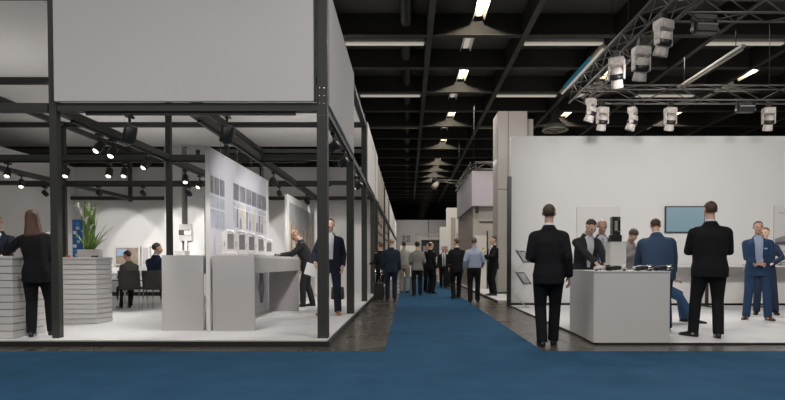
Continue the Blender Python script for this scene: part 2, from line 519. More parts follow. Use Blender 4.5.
M_wrap = mat('pale_lamp_casing', (.55,.50,.46), .35, bump=.5, bscale=35, var=.3, vscale=14)
M_lens = mat('spot_lens_lit', (.9,.9,.9), .3, emit=(1,.88,.74), estr=5)
M_lens_off = mat('dark_lens', (.03,.03,.035), .08)
M_beige = mat('beige_panel', (.42,.37,.32), .7, var=.03, vscale=1)
M_lav = mat('lavender_fascia_fabric', (.50,.455,.52), .85, var=.02)
M_paper = mat('white_paper', (.75,.75,.75), .7)
M_ink = mat('dark_print', (.03,.03,.035), .7)
M_blueprint = mat('blue_print', (.02,.10,.30), .6)

def floor_mat():
    m = bpy.data.materials.new('dark_polished_floor'); m.use_nodes = True; nt = m.node_tree; b = nt.nodes['Principled BSDF']
    tc = nt.nodes.new('ShaderNodeTexCoord')
    br = nt.nodes.new('ShaderNodeTexBrick'); br.offset = 0; br.inputs['Scale'].default_value = 1
    br.inputs['Brick Width'].default_value = .6; br.inputs['Row Height'].default_value = .6; br.inputs['Mortar Size'].default_value = .006
    br.inputs['Color1'].default_value = (.095,.078,.063,1); br.inputs['Color2'].default_value = (.078,.064,.053,1); br.inputs['Mortar'].default_value = (.02,.017,.014,1)
    n = nt.nodes.new('ShaderNodeTexNoise'); n.inputs['Scale'].default_value = 1.2; n.inputs['Detail'].default_value = 6
    mx = nt.nodes.new('ShaderNodeMixRGB'); mx.blend_type = 'OVERLAY'; mx.inputs[0].default_value = .6
    nt.links.new(tc.outputs['Object'], br.inputs['Vector']); nt.links.new(tc.outputs['Object'], n.inputs['Vector'])
    nt.links.new(br.outputs['Color'], mx.inputs[1]); nt.links.new(n.outputs['Fac'], mx.inputs[2]); nt.links.new(mx.outputs[0], b.inputs['Base Color'])
    mr = nt.nodes.new('ShaderNodeMapRange'); mr.inputs['To Min'].default_value = .18; mr.inputs['To Max'].default_value = .38
    nt.links.new(n.outputs['Fac'], mr.inputs['Value']); nt.links.new(mr.outputs[0], b.inputs['Roughness'])
    return m
M_floor = floor_mat()
def carpet_mat(name, c):
    m = mat(name, c, .95, var=.12, vscale=2.2, spec=.1)
    nt = m.node_tree; b = nt.nodes['Principled BSDF']
    n = nt.nodes.new('ShaderNodeTexNoise'); n.inputs['Scale'].default_value = 260; n.inputs['Detail'].default_value = 2
    tc = nt.nodes.new('ShaderNodeTexCoord'); bp = nt.nodes.new('ShaderNodeBump'); bp.inputs['Strength'].default_value = .35; bp.inputs['Distance'].default_value = .01
    nt.links.new(tc.outputs['Object'], n.inputs['Vector']); nt.links.new(n.outputs['Fac'], bp.inputs['Height']); nt.links.new(bp.outputs['Normal'], b.inputs['Normal'])
    return m
M_carpet = carpet_mat('blue_needle_felt', (.028,.092,.175))
M_carpet2 = carpet_mat('blue_needle_felt_cross', (.027,.086,.163))

# ------------------------------------------------------------------ hall shell
struct(bxo('floor', M_floor, None, -30, 30, -4, 90, -.2, 0))
tag(bxo('carpet_runner', M_carpet2, None, -14, 16, 1.0, 7.09, .001, .008), 'wide blue carpet runner laid across the foreground', 'carpet')
tag(bxo('carpet_runner', M_carpet, None, -.29, 1.66, 7.10, 55, .001, .007), 'blue carpet runner leading down the aisle between the booths', 'carpet')
struct(bxo('ceiling', M_roof, None, -30, 34, -4, 90, 7.68, 7.9))
struct(bxo('wall_back', M_hall, None, -30, 34, 88, 88.3, 0, 7.7))
GX = [.57+2.51*k for k in range(-5, 8)]
GY = [15.5-2.57*5+2.57*k for k in range(0, 34)]
for x in GX:
    struct(bxo('ceiling_beam', M_hall, None, x-.07, x+.07, -4, 88, 7.06, 7.66))
    bxo('beam_flange', M_roof, C.objects[-1], x-.075, x+.075, -4, 88, 7.05, 7.058)
for y in GY:
    struct(bxo('ceiling_beam', M_hall, None, -30, 34, y, y+.16, 7.12, 7.66))
    bxo('beam_flange', M_roof, C.objects[-1], -30, 34, y-.03, y+.19, 7.10, 7.118)
# lamps of the hall ceiling
def hall_lamp(label, x, y, along, on, L=1.25, z=7.48, group=None, wings=True):
    t = thing('ceiling_lamp', label, 'ceiling lamp', (x, y, z), 0 if along == 'y' else pi/2, group)
    bxo('housing', M_lampoff, t, -.085, .085, -L/2, L/2, .05, .13, bev=.01)
    bxo('tube', on, t, -.08, .08, -L/2+.03, L/2-.03, -.02, .03, bev=.02)
    for s in (-1, 1) if wings else ():
        bm = bmesh.new(); loft(bm, [[V((s*.085,y_,.06)), V((s*.150,y_,-.098)), V((s*.156,y_,-.093)), V((s*.095,y_,.065))] for y_ in (-L/2, L/2)]); obj('reflector_wing', bm, M_refl, t)
    for s in (-1, 1): bxo('end_cap', M_lampoff, t, -.04, .04, s*L/2-.025, s*L/2+.005, -.005, .06)
    for s in (-.35, .35): tubo('hanger', M_black, t, [(0,s*L,.12),(0,s*L,.30)], .012)
    return t
rows = [(1.83, 'above the blue aisle'), (6.72, 'above the white right-hand booth'), (11.35, 'near the right edge of the picture')]
n_lit = {}
for x, where in rows:
    k = 0
    for j in range(26):
        yc = 14.36 + 2.57*j
        if x > 11 and not (j >= 1 and j < 9): continue
        if 6 < x < 7 and not (2 <= j < 7): continue
        lit = (j % 2 == 0) or (x < 2 and j > 8)
        if not lit and j > 6: continue
        key = (x, lit); i = n_lit.get(key, 0); n_lit[key] = i+1
        nm = '%s nearest %s ceiling tube in the row %s' % (ORD[i % 18], 'lit' if lit else 'faint', where)
        lamp_ = hall_lamp(nm, x + (0 if lit else -.12), yc, 'y', M_on if lit else M_dim, 1.7 if lit else 1.1, group='lamp row '+where)
        if lit and (i < 8 if x < 2 else True):
            l = bpy.data.lights.new('tube_light', 'SPOT'); l.energy = LAMP_E; l.spot_size = R(150); l.spot_blend = .6; l.shadow_soft_size = .03; l.color = (1,.9,.72)
            lo = bpy.data.objects.new('tube_light', l); C.objects.link(lo); lo.parent = lamp_; lo.location = (0,-.25,-.026); lo.rotation_euler = V((0,1,-.45)).to_track_quat('-Z','Y').to_euler()
for x, where in ((-.65, 'left of the aisle'), (4.35, 'right of the aisle'), (9.4, 'at the far right')):
    for i, yc in enumerate((16.4, 21.5, 26.6)):
        if x > 9 and i > 1: continue
        hall_lamp('%s nearest long pale crosswise ceiling lamp %s' % (ORD[i], where), x, yc, 'x', M_dim if i < 2 else M_lampoff, 2.25, 7.2, 'crosswise lamps '+where, False)
# ducts between the beams
for x, r, lab in ((-.05, .16, 'round dark ventilation duct beside the lamps left of the aisle'),):
    t = thing('air_duct', lab, 'duct', (x, 0, 7.5))
    tubo('pipe', mat('dark_duct', (.04,.038,.036), .4, metal=.5), t, [(0,10,-.02),(0,60,-.02)], r, 16)
# round ceiling diffuser
t = thing('ceiling_diffuser', 'round white ringed ceiling diffuser above the corner of the right-hand booth wall', 'air vent', (5.85, 23.2, 6.25))
for k, (r0, r1, z) in enumerate(((.10,.2,.0),(.24,.34,.03),(.38,.50,.06))):
    bm = bmesh.new(); lathe(bm, [(r0,z+.09),(r0,z+.06),(r1,z),(r1+.02,z+.02),(r0+.03,z+.09)], seg=32); obj('ring', bm, M_lampoff, t, True)
bm = bmesh.new(); lathe(bm, [(.08,.0),(.1,.03),(.5,.18),(.3,.35),(.16,.5),(.16,1.4)], seg=32); obj('duct_neck', bm, M_roof, t, True)
# off-white fluorescent battens hanging over the right booth
def batten(label, x0, y0, x1, y1, z, blue=False, on=True):
    t = thing('hanging_batten', label, 'ceiling lamp', ((x0+x1)/2, (y0+y1)/2, z), math.atan2(y1-y0, x1-x0))
    L = math.hypot(x1-x0, y1-y0); w_ = .09 if blue else .05
    bxo('housing', M_lampoff, t, -L/2, L/2, -w_, w_, 0, .07, bev=.01)
    tubo('tube', M_dim if on else M_lampoff, t, [(-L/2+.05,0,-.035),(L/2-.05,0,-.035)], .03)
    if blue: bxo('blue_strip', mat('blue_glow', (.04,.22,.34), .3, emit=(.08,.42,.62), estr=.16), t, -L/2+.6, L*.3, -.115, -.091, -.07, .06)  # blue strip given a weak glow of its own
    for s in (-.4, .4): tubo('hanger', M_black, t, [(s*L,0,.06),(s*L,0,.07+7.05-z)], .01)
batten('long batten lamp with a blue lit side beside the left lighting truss', 5.37, 20.4, 5.37, 16.1, 7.0, True)
batten('pale batten lamp on short rods between the near and the far lighting truss', 7.97, 17.2, 7.97, 13.9, 6.2, False, False)

# ------------------------------------------------------------------ trusses
def truss_parts(t, a, b, s=.32, bay=.5, skip=()):
    a = V(a); b = V(b); L = (b-a).length; d = (b-a)/L; sx = V((0,0,1)).cross(d).normalized(); up = V((0,0,1)); h = s/2
    cor = {(i, j): (sx*i+up*j)*h for i in (-1,1) for j in (-1,1)}
    for k, c in cor.items(): tubo('chord', M_alu, t, [a+c, b+c], .019, 8)
    n = max(2, round(L/bay))
    for f, (p, q) in enumerate((((-1,-1),(1,-1)), ((-1,1),(1,1)), ((-1,-1),(-1,1)), ((1,-1),(1,1)))):
        for i in range(n):
            u, v_ = (p, q) if i % 2 == 0 else (q, p)
            tubo('brace', M_alu, t, [a+d*(L*i/n)+cor[u], a+d*(L*(i+1)/n)+cor[v_]], .009, 6)
TZ = 4.81
t = thing('lighting_truss', 'aluminium lighting truss frame hanging over the right-hand booth', 'truss', (0,0,0))
truss_parts(t, (3.95,12.95,TZ), (11.5,12.95,TZ), bay=.62)
t2 = thing('lighting_truss', 'near aluminium lighting truss crossing the top right corner', 'truss', (0,0,0))
truss_parts(t2, (3.95,8.5,TZ), (8.4,8.5,TZ), bay=.45)
t3 = thing('lighting_truss', 'aluminium lighting truss running away from the camera at the left edge of the booth', 'truss', (0,0,0))
truss_parts(t3, (3.76,7.4,TZ), (3.76,13.05,TZ), bay=.36)
for T_, pts in ((t, ((4.5,12.95),(8,12.95),(11,12.95))), (t2, ((4.6,8.5),(8,8.5))), (t3, ((3.76,10),))):
    for x, y in pts: tubo('suspension_cable', M_black, T_, [(x,y,TZ+.1),(x,y,7.06)], .008)

def stage_light(label, x, y, z, rz, tilt, lit=False, first=[None]):
    g = 'pale moving stage lights clamped under the trusses'
    if first[0]: return dup(first[0], (x,y,z), rz, label, g)
    t = thing('stage_light', label, 'stage light', (x,y,z), rz, g)
    bxo('clamp', M_black, t, -.05, .05, -.03, .03, -.06, .07, bev=.01)
    bxo('base', M_wrap, t, -.125, .125, -.09, .09, -.20, -.06, bev=.025)
    for s in (-1, 1):
        bm = bmesh.new(); box(bm, s*.12-.016, s*.12+.016, -.05, .05, -.42, -.17, .015); obj('yoke_arm', bm, M_wrap, t)
    bm = bmesh.new(); Mx = Matrix.Rotation(tilt, 3, 'X')
    lathe(bm, [(.02,.15),(.07,.145),(.098,.10),(.102,.0),(.09,-.06),(.104,-.16),(.098,-.19)], seg=20)
    for v_ in bm.verts: v_.co = V((0,0,-.37)) + Mx @ v_.co
    h = obj('head', bm, M_wrap, t, True)
    bm = bmesh.new(); lathe(bm, [(.005,-.187),(.085,-.187),(.09,-.193),(.005,-.197)], seg=20)
    for v_ in bm.verts: v_.co = V((0,0,-.37)) + Mx @ v_.co
    obj('lens', bm, M_lens_off, h, True)
    bm = bmesh.new(); lathe(bm, [(.098,.045),(.112,.04),(.112,-.045),(.1,-.05)], seg=20)
    for v_ in bm.verts: v_.co = V((0,0,-.37)) + Mx @ v_.co
    obj('band', bm, M_black, h, True)
    first[0] = t
    return t
zl = TZ-.16-.07
stage_light('pale stage light under the truss, nearest the junction in the top right', 3.62, 8.3, zl, .4, .35)
stage_light('pale stage light hanging just left of and behind the one at the truss junction', 3.50, 8.78, zl-.2, .1, .2)
stage_light('pale stage light halfway along the truss running away from the camera', 3.48, 9.75, zl-.02, -.5, .3)
stage_light('pale stage light at the far left truss corner, the higher of two', 3.95, 12.6, zl+.1, .9, .4)
stage_light('pale stage light just right of the far truss corner, the lower of two', 4.28, 12.85, zl-.02, .2, .1)
stage_light('pale stage light on the far truss, third from the left end', 4.98, 12.95, zl, 1.0, .3)
stage_light('pale stage light on the far truss above the wall screen', 5.82, 12.95, zl, .1, .1)
stage_light('pale stage light on the far truss nearest the right edge of the picture', 8.0, 12.95, zl, -.2, .25)
def profile_light(label, x, y, z, rz, k=1.):
    t = thing('floodlight', label, 'stage light', (x,y,z), rz)
    bm = bmesh.new(); box(bm, -.24*k, .24*k, -.12*k, .12*k, -.30*k, -.10*k, .02); obj('housing', bm, M_black, t)
    bxo('lamp_strip', M_lampoff, t, -.22*k, .22*k, -.125*k, -.118*k, -.15*k, -.12*k)
    for s in (-1, 1):
        bxo('bracket', M_black, t, s*.25*k-.015, s*.25*k+.015, -.04, .04, -.24*k, .02, bev=.005)
        bxo('knob', M_wrap, t, s*.27*k-.02, s*.27*k+.02, -.03, .03, -.25*k, -.19*k, bev=.008)
    bxo('crossbar', M_black, t, -.26*k, .26*k, -.03, .03, -.01, .07, bev=.01)
profile_light('dark boxy floodlight on a bracket under the near truss', 4.33, 8.55, TZ-.17, .1, .7)
profile_light('dark boxy floodlight under the far truss between two pale stage lights', 7.48, 12.95, TZ-.17, 0, .75)
t = thing('spotlight', 'white spotlight on top of the near truss where it meets the side truss', 'stage light', (3.92, 8.45, TZ+.22), .3)
bm = bmesh.new(); tube(bm, [(-.12,-.1,.06),(.0,0,0),(.13,.12,-.05)], [.055,.075,.065], 14); obj('housing', bm, M_wrap, t, True)
bxo('bracket', M_black, t, -.03, .03, -.03, .03, -.06, .0)

# ------------------------------------------------------------------ left booth
struct(bxo('platform', M_plat, None, -10.2, -1.06, 7.55, 19.6, .0, .08))
struct(bxo('trim_1', M_edge, None, -10.2, -1.06, 7.50, 7.549, 0, .066))
struct(bxo('trim_2', M_edge, None, -1.059, -1.02, 7.50, 19.6, 0, .066))
PX = (-8.95, -4.72, -1.14); PY = (7.8, 11.5, 15.15, 18.75)
frm = thing('lattice_booth', 'dark grey steel lattice frame with white fascia panels carrying the left-hand booth', 'booth frame', (PX[2], PY[0], 0))
O = V((PX[2], PY[0], 0))
def fb(name, m, x0, x1, y0, y1, z0, z1, bev=.004):
    return bxo(name, m, frm, x0-O.x, x1-O.x, y0-O.y, y1-O.y, z0, z1, bev=bev)
for x in PX:
    h = .07 if x == PX[2] else .05
    for y in PY:
        if x == PX[0] and y < 12: continue
        p = fb('post', M_frame, x-h, x+h, y-h, y+h, .08 if (y < 18 or x > -2) else 3.05, 4.75)
        if y == PY[0]:
            bm = bmesh.new()
            for z in (3.04, 3.20, 3.30, 3.40):
                for s in (-.03, .03): cyl(bm, (x-O.x+s, -h-.001, z), (x-O.x+s, -h-.008, z), .007, seg=8)
            obj('bolts', bm, M_chrome, p)
h = .06
ZL0, ZL1, ZU0, ZU1 = 3.10, 3.21, 4.60, 4.72
for y in PY:
    for x0, x1 in ((-13.2, PX[0]-h), (PX[0]+h, PX[1]-h), (PX[1]+h, PX[2]-h)):
        fb('beam', M_frame, x0, x1, y-.06, y+.06, ZL0, ZL1); fb('beam', M_frame, x0, x1, y-.06, y+.06, ZU0, ZU1)
    if y == PY[0]: fb('beam', M_frame, PX[0]-h, PX[0]+h, y-.06, y+.06, ZL0, ZL1)
for x in PX:
    for y0, y1 in zip(PY, PY[1:]):
        fb('beam', M_frame, x-.06, x+.06, y0+h, y1-h, ZL0-.002, ZL1-.002); fb('beam', M_frame, x-.06, x+.06, y0+h, y1-h, ZU0-.002, ZU1-.002)
for y0, y1 in zip(PY, PY[1:]): fb('beam', M_frame, -3.0, -2.88, y0+.06, y1-.06, ZL0, ZL1-.002)
# lighting tracks under the beams
for x0, x1 in ((-10.2,-5.55), (-4.30,-1.50)): fb('light_track', M_track, x0, x1, 7.775, 7.825, 3.06, 3.099)
for x in (PX[1]+.0, -2.94, PX[2]): fb('light_track', M_track, x-.025, x+.025, 8.2, 18.5, 3.06, 3.097)
for y in (11.5, 15.15): fb('light_track', M_track, -10, -2.0, y-.025, y+.025, 3.062, 3.099)
# fascia
fb('fascia_panel', M_fasc, -4.655, PX[2]-h-.04, 7.68, 7.74, 3.215, 4.75)
fb('fascia_edge', M_track, -4.685, -4.656, 7.68, 7.74, 3.215, 4.75); fb('fascia_edge', M_track, PX[2]-h-.039, PX[2]-h-.012, 7.68, 7.74, 3.215, 4.75)
fb('fascia_panel', M_fasc, -1.10, -1.05, 7.8+h+.01, 11.5-h-.1, 3.2, 4.75)
fb('fascia_panel', M_fasc, -1.10, -1.05, 15.15+h+.01, 18.75-h-.05, 3.2, 4.75)
fb('fascia_panel', M_fasc, -1.10, -1.05, 18.9, 20.2, 3.2, 4.75)
# stretched ceiling of the booth
def ceil_mat():
    m = bpy.data.materials.new('translucent_ceiling_fabric'); m.use_nodes = True; nt = m.node_tree; b = nt.nodes['Principled BSDF']
    b.inputs['Base Color'].default_value = (.76,.75,.74,1); b.inputs['Roughness'].default_value = .35; b.inputs['Specular IOR Level'].default_value = .4
    tr = nt.nodes.new('ShaderNodeBsdfTransparent'); mx = nt.nodes.new('ShaderNodeMixShader'); mx.inputs[0].default_value = .06
    tl = nt.nodes.new('ShaderNodeBsdfTranslucent'); tl.inputs['Color'].default_value = (.84,.83,.82,1); m2 = nt.nodes.new('ShaderNodeMixShader'); m2.inputs[0].default_value = .5
    out = nt.nodes['Material Output']
    nt.links.new(b.outputs[0], m2.inputs[1]); nt.links.new(tl.outputs[0], m2.inputs[2]); nt.links.new(m2.outputs[0], mx.inputs[1]); nt.links.new(tr.outputs[0], mx.inputs[2]); nt.links.new(mx.outputs[0], out.inputs['Surface'])
    return m
fb('ceiling_panel', ceil_mat(), -13.2, -1.2, 7.9, 18.4, 4.74, 4.755)
# back walls of the booth
struct(bxo('wall_left', M_white, None, -11.0, -1.22, 18.9, 19.05, 0, 4.18))
struct(bxo('wall_side', M_white, None, -11.0, -10.85, 9.5, 18.9, 0, 4.18))
for a, b_, k in ((-7.62, -7.08, 'left'), (-6.9, -6.38, 'right')):
    struct(bxo('pillar', M_white, None, a, b_, 18.2, 18.68, .08, 4.735))
bxo('slot', M_frame, C.objects[-1], -6.62, -6.5, 18.18, 18.2, 4.2, 4.6)

# track spotlights: head, bracket, lens
def spot(label, x, y, aim, z=3.06, lit=True, big=1., energy=0., group='black track spotlights of the left booth', cone=70, blend=.6):
    t = thing('track_spotlight', label, 'spotlight', (x, y, z), 0, group)
    d = (V(aim) - V((x,y,z-.2*big))).normalized()
    q = V((0,0,-.19*big))
    bxo('adapter', M_black, t, -.035, .035, -.075, .075, -.035, 0, bev=.005)
    tubo('bracket', M_black, t, [(0,0,-.03),(0,0,-.12*big), q], .014*big)
    bm = bmesh.new(); tube(bm, [q-d*.085*big, q-d*.075*big, q+d*.075*big, q+d*.085*big], [.05*big,.064*big,.068*big,.066*big], 16); h_ = obj('lamp_head', bm, M_black, t, True)
    bm = bmesh.new(); tube(bm, [q+d*.084*big, q+d*.10*big, q+d*.115*big], [.046*big,.038*big,.016*big], 16); obj('lens', bm, M_lens if lit else M_lens_off, h_)
    if energy:
        l = bpy.data.lights.new('track_spot', 'SPOT'); l.energy = energy; l.spot_size = R(cone); l.spot_blend = blend; l.shadow_soft_size = .06; l.color = SPOTC
        lo = bpy.data.objects.new('spot_lamp', l); C.objects.link(lo); lo.parent = t
        lo.location = q + d*.13*big; lo.rotation_euler = d.to_track_quat('-Z', 'Y').to_euler()
    return t
E = SPOT_E
spot('big black track spotlight left of two on the front beam', -3.72, 7.8, (-4.6,8.5,.3), 3.06, False, 1.3, E*1.3)
spot('big black track spotlight right of two on the front beam', -2.42, 7.8, (-3.1,8.6,.3), 3.06, False, 1.3, E*1.1)
for i, (y, ax) in enumerate(((8.9,-2.95),(10.3,-2.95),(12.2,-2.6),(13.5,-2.95))):
    spot('%s black track spotlight from the front under the right-hand side beam' % ORD[i], -1.14, y, (ax, y+1.0, 1.6), 3.06, i > 1, 1., E*2.0, cone=95, blend=.9)
for i, (y, ax) in enumerate(((8.95,-6.2),(9.35,-5.3),(10.55,-6.4),(12.4,-4.4),(13.25,-5.9))):
    spot('%s lit track spotlight from the front under the middle lengthwise beam' % ORD[i], -4.74, y, (ax, y-1.3, .1), 3.06, True, 1., E)
spot('lit track spotlight in front of the interior photo panel', -2.94, 12.75, (-2.2,14.5,1.2), 3.06, True, 1., E*.8)
spot('black track spotlight above the far edge of the interior photo panel', -2.94, 16.9, (-2.2,18.8,1.3), 3.06, False, 1., E*.8)
for i, x in enumerate((-7.9,-6.75,-5.9,-5.6)):
    spot('%s lit track spotlight from the left under the second crosswise beam' % ORD[i], x, 11.5, (x-.1,10.4,.2), 3.06, True, 1., E)
spot('lit track spotlight low at the far left behind the second crosswise beam', -8.7, 13.1, (-8.4,12.0,.2), 3.06, True, 1., E)
for i, x in enumerate((-9.45,-8.05,-6.9,-5.7,-3.35)):
    spot('%s small black spotlight from the left in the row that washes the back wall' % ORD[i], x, 15.15, (x,18.9,1.15), 3.06, False, .9, E*3.8, cone=52, blend=.25)

# reception counters of white slats
def slat_counter(label, x0, x1, y0, y1, n=11):
    t = thing('reception_counter', label, 'counter', ((x0+x1)/2, (y0+y1)/2, .08)); a = (x1-x0)/2; b_ = (y1-y0)/2
    bxo('body', mat('shadow_gap_grey', (.42,.41,.40), .6), t, -a+.02, a-.02, -b_+.02, b_-.02, 0, 1.06)
    bm = bmesh.new(); hh = 1.06/n
    for i in range(n): box(bm, -a, a, -b_, b_, i*hh+.005, (i+1)*hh-.005, .003)
    obj('slat_cladding', bm, M_lam, t)
    bxo('counter_top', M_lam, t, -a-.01, a+.01, -b_-.01, b_+.01, 1.062, 1.10, bev=.004)
slat_counter('white slatted reception counter at the far left beside the woman', -8.3, -5.27, 7.72, 8.42, 11)
slat_counter('white slatted reception counter carrying the lily planter', -7.6, -5.13, 9.54, 10.05, 13)
# lily planter
t = thing('lily_planter', 'white trough planter of tall green leaves and white calla lilies on the slatted counter', 'plant', (-5.36, 9.78, 1.18))
bm = bmesh.new(); box(bm, -.17, .17, -.09, .09, 0, .13, .012); obj('planter', bm, M_lam, t)
bxo('soil', mat('soil', (.03,.02,.012), .9), t, -.15, .15, -.07, .07, .125, .134)
M_leaf = mat('lily_leaf', (.22,.36,.09), .5, var=.3, vscale=9); M_stem = mat('lily_stem', (.2,.33,.08), .5); M_petal = mat('lily_petal', (.82,.84,.74), .5)
bm = bmesh.new(); rnd = random.Random(4)
for i in range(46):
    a = rnd.uniform(0, 2*pi); L = rnd.uniform(.2,.5) if i > 26 else rnd.uniform(.55,.9); lean = rnd.uniform(.03,.15) if i <= 26 else rnd.uniform(.25,.7)
    b0 = V((rnd.uniform(-.09,.07), rnd.uniform(-.04,.04), .13)); d = V((cos(a)*lean, sin(a)*lean, 1)).normalized(); wv = V((-sin(a), cos(a), 0))
    rr = []
    for k in range(6):
        u = k/5; p = b0 + d*L*u + V((cos(a), sin(a), -.5))*(lean*.35*u*u*L); wd = .016*(sin(pi*min(1, .15+u*.85))**.7)+.002
        rr.append((p-wv*wd, p+V((0,0,.002))+d.cross(wv)*wd*.3, p+wv*wd, p-V((0,0,.002))-d.cross(wv)*.001))
    loft(bm, rr)
obj('foliage', bm, M_leaf, t, True)
for i, (x, y, z, tx) in enumerate(((-.15,.0,.78,-.10),(-.10,-.03,.68,-.06),(.05,.02,.72,.05),(-.03,-.05,.55,.02),(.03,-.03,.42,.05),(-.06,.02,.36,-.04),(.0,.05,.62,.0))):
    bm = bmesh.new(); tube(bm, [(x*.3,y*.3,.13),(x*.6,y,z*.6),(x,y,z)], [.007,.006,.006], 6); st = obj('stem', bm, M_stem, t, True)
    bm = bmesh.new(); rr = []
    for k, (r, dz_) in enumerate(((.006,0),(.014,.03),(.024,.07),(.042,.10),(.046,.105),(.02,.06),(.004,.03))):
        rr.append([V((x+tx*dz_*6+r*cos(2*pi*q/12), y-.2*dz_+r*.8*sin(2*pi*q/12), z+dz_*(1+.35*cos(2*pi*q/12)*(r > .03)))) for q in range(12)])
    loft(bm, rr); obj('flower', bm, M_petal, st, True)
# blue display
t = thing('brochure_display', 'narrow blue and white picture display behind the lily planter', 'display', (-5.92, 10.4, .08))
bxo('back_board', M_blueprint, t, -.09, .09, 0, .02, 0, 1.78); bxo('foot', M_lam, t, -.12, .12, -.08, .1, 0, .02)
rnd = random.Random(9)
for i in range(8):
    z = 1.12+.08*i; x = rnd.uniform(-.08,.0); bxo('picture_patch', mat('print_%d' % (i % 3), ((.45,.55,.66),(.04,.22,.5),(.7,.74,.78))[i % 3], .6), t, x, x+rnd.uniform(.05,.08), -.006, -.001, z, z+.055)
tag(bxo('sample_block', mat('orange_card', (.55,.16,.05), .6), None, -5.66, -5.61, 9.60, 9.66, 1.181, 1.21), 'small orange block on the slatted counter beside the planter', 'block')
for i, (x, lab) in enumerate(((-5.23,'left'),(-5.17,'right'))):
    bm = bmesh.new(); tube(bm, [(x-.025,9.62,1.192),(x+.025,9.64,1.197)], [.010,.012], 8); tag(obj('door_fitting', bm, M_black, None, True), 'small dark fitting on the slatted counter, %s of the pair by the planter' % lab, 'fitting')

# display tables with slab legs
def slab_table(label, x0, x1):
    t = thing('display_table', label, 'table', ((x0+x1)/2, 8.57, .08)); a = (x1-x0)/2
    bxo('front_panel', M_grey, t, -a, a, 0, .05, 0, 1.12, bev=.003)
    bxo('end_panel', M_grey, t, -a, a, 3.48, 3.53, 0, 1.12, bev=.003)
    bxo('tabletop', M_lam, t, -a, a, .052, 3.478, 1.08, 1.12)
    for s in (-1, 1): bxo('apron', M_grey, t, s*a-.02 if s > 0 else -a, s*a if s > 0 else -a+.02, .052, 3.478, .85, 1.078)
slab_table('left grey display table with a blank slab front', -3.64, -3.03)
slab_table('right grey display table with slab front carrying window samples', -2.89, -2.27)
# tall printed glass partition between the two tables
t = thing('printed_partition', 'tall translucent partition printed with a house facade between the grey tables', 'partition', (-2.96, 8.6, .08))
M_pan = mat('printed_panel_lilac', (.70,.69,.75), .3, var=.06, vscale=1.2)
bxo('panel', M_pan, t, -.006, .006, .03, 3.57, .12, 2.70)
for n_, a in (('frame_stile', (-.03,.03,-.02,.03,0,2.73)), ('frame_stile', (-.03,.03,3.57,3.62,0,2.73)), ('frame_rail', (-.03,.03,.03,3.57,.0,.12)), ('frame_rail', (-.016,.016,.03,3.57,2.70,2.73))):
    bxo(n_, M_lam, t, *a, bev=.003)
for y in (.6, 1.5, 2.4, 3.2): tubo('suspension_wire', M_chrome, t, [(0,y,2.72),(0,y,3.03)], .004, 6)
M_pane = mat('print_pane_dark', (.24,.24,.27), .3, var=.35, vscale=3); M_blue = mat('print_pane_blue', (.50,.53,.61), .3, var=.2, vscale=4); M_mul = mat('print_mullion', (.78,.78,.82), .4)
M_room = mat('print_room', (.58,.55,.50), .4, var=.25, vscale=5); M_brown = mat('print_brown', (.25,.15,.09), .5)
def pr(m, y0, y1, z0, z1, x=.009, n_='printed_pane'): bxo(n_, m, t, x-.002, x, y0-8.6, y1-8.6, z0-.08, z1-.08)
for y0, y1 in ((8.66,8.84),(8.88,9.10),(9.14,9.36)): pr(M_pane, y0, y1, 2.14, 2.40); pr(M_blue, y0, y1, 1.62, 2.10)
pr(M_mul, 8.64, 9.40, 1.90, 1.925, .012, 'printed_mullion')
for i in range(6):
    y0 = 9.84+i*.385; pr(M_pane, y0, y0+.34, 2.16, 2.44)
    pr(M_room if i % 2 else M_blue, y0, y0+.34, 1.68, 2.12)
for y in (10.02,10.62,11.5): pr(M_brown, y, y+.06, 1.7, 2.05, .012, 'printed_column')
for y in (10.2,10.8,11.3,11.7): pr(M_pane, y, y+.09, 1.69, 1.86, .012, 'printed_plant')
pr(M_mul, 9.8, 12.1, 2.02, 2.04, .014, 'printed_mullion')
bm = bmesh.new()
for k in range(4): tube(bm, [(.014, 2.9+.1*k, .95), (.014, 2.95+.07*k, .7), (.014, 2.85+.13*k, .5), (.014, 3.0+.04*k, .2)], .010, 6)
obj('printed_tree', bm, M_pane, t, True)
# window corner samples on the right table
g = 'white window corner samples on the right grey table'
def sample(label, x, y, rz, hh=.38):
    t = thing('window_sample', label, 'window sample', (x, y, 1.2), rz, g)
    bm = bmesh.new(); box(bm, -.04, .04, -.035, .035, .03, hh, .004); obj('upright_profile', bm, M_lam, t)
    bm = bmesh.new(); box(bm, .04, .17, -.035, .035, .03, .07, .004); obj('sill_profile', bm, M_lam, t)
    bxo('pane', M_glass, t, .04, .13, -.01, .01, .10, hh-.03)
    bxo('foot', M_grey, t, -.05, .18, -.07, .07, 0, .03, bev=.003)
    bm = bmesh.new(); tube(bm, [(0,-.04,hh*.6),(0,-.07,hh*.6),(.0,-.075,hh*.6-.09)], [.008,.009,.008], 8); obj('handle', bm, M_chrome, t, True)
    bm = bmesh.new(); tube(bm, [(.0,0,hh-.005),(.05,0,hh+.02),(.11,0,hh+.01),(.15,0,hh-.04)], [.028,.026,.026,.028], 10); obj('arched_head', bm, M_lam, t, True)
for i, (x, y, hh) in enumerate(((-2.80,8.88,.36),(-2.76,9.35,.37),(-2.74,9.85,.36),(-2.72,10.4,.34),(-2.72,11.0,.3))):
    sample('%s white window corner sample from the front on the right grey table' % ORD[i], x, y, .15, hh)
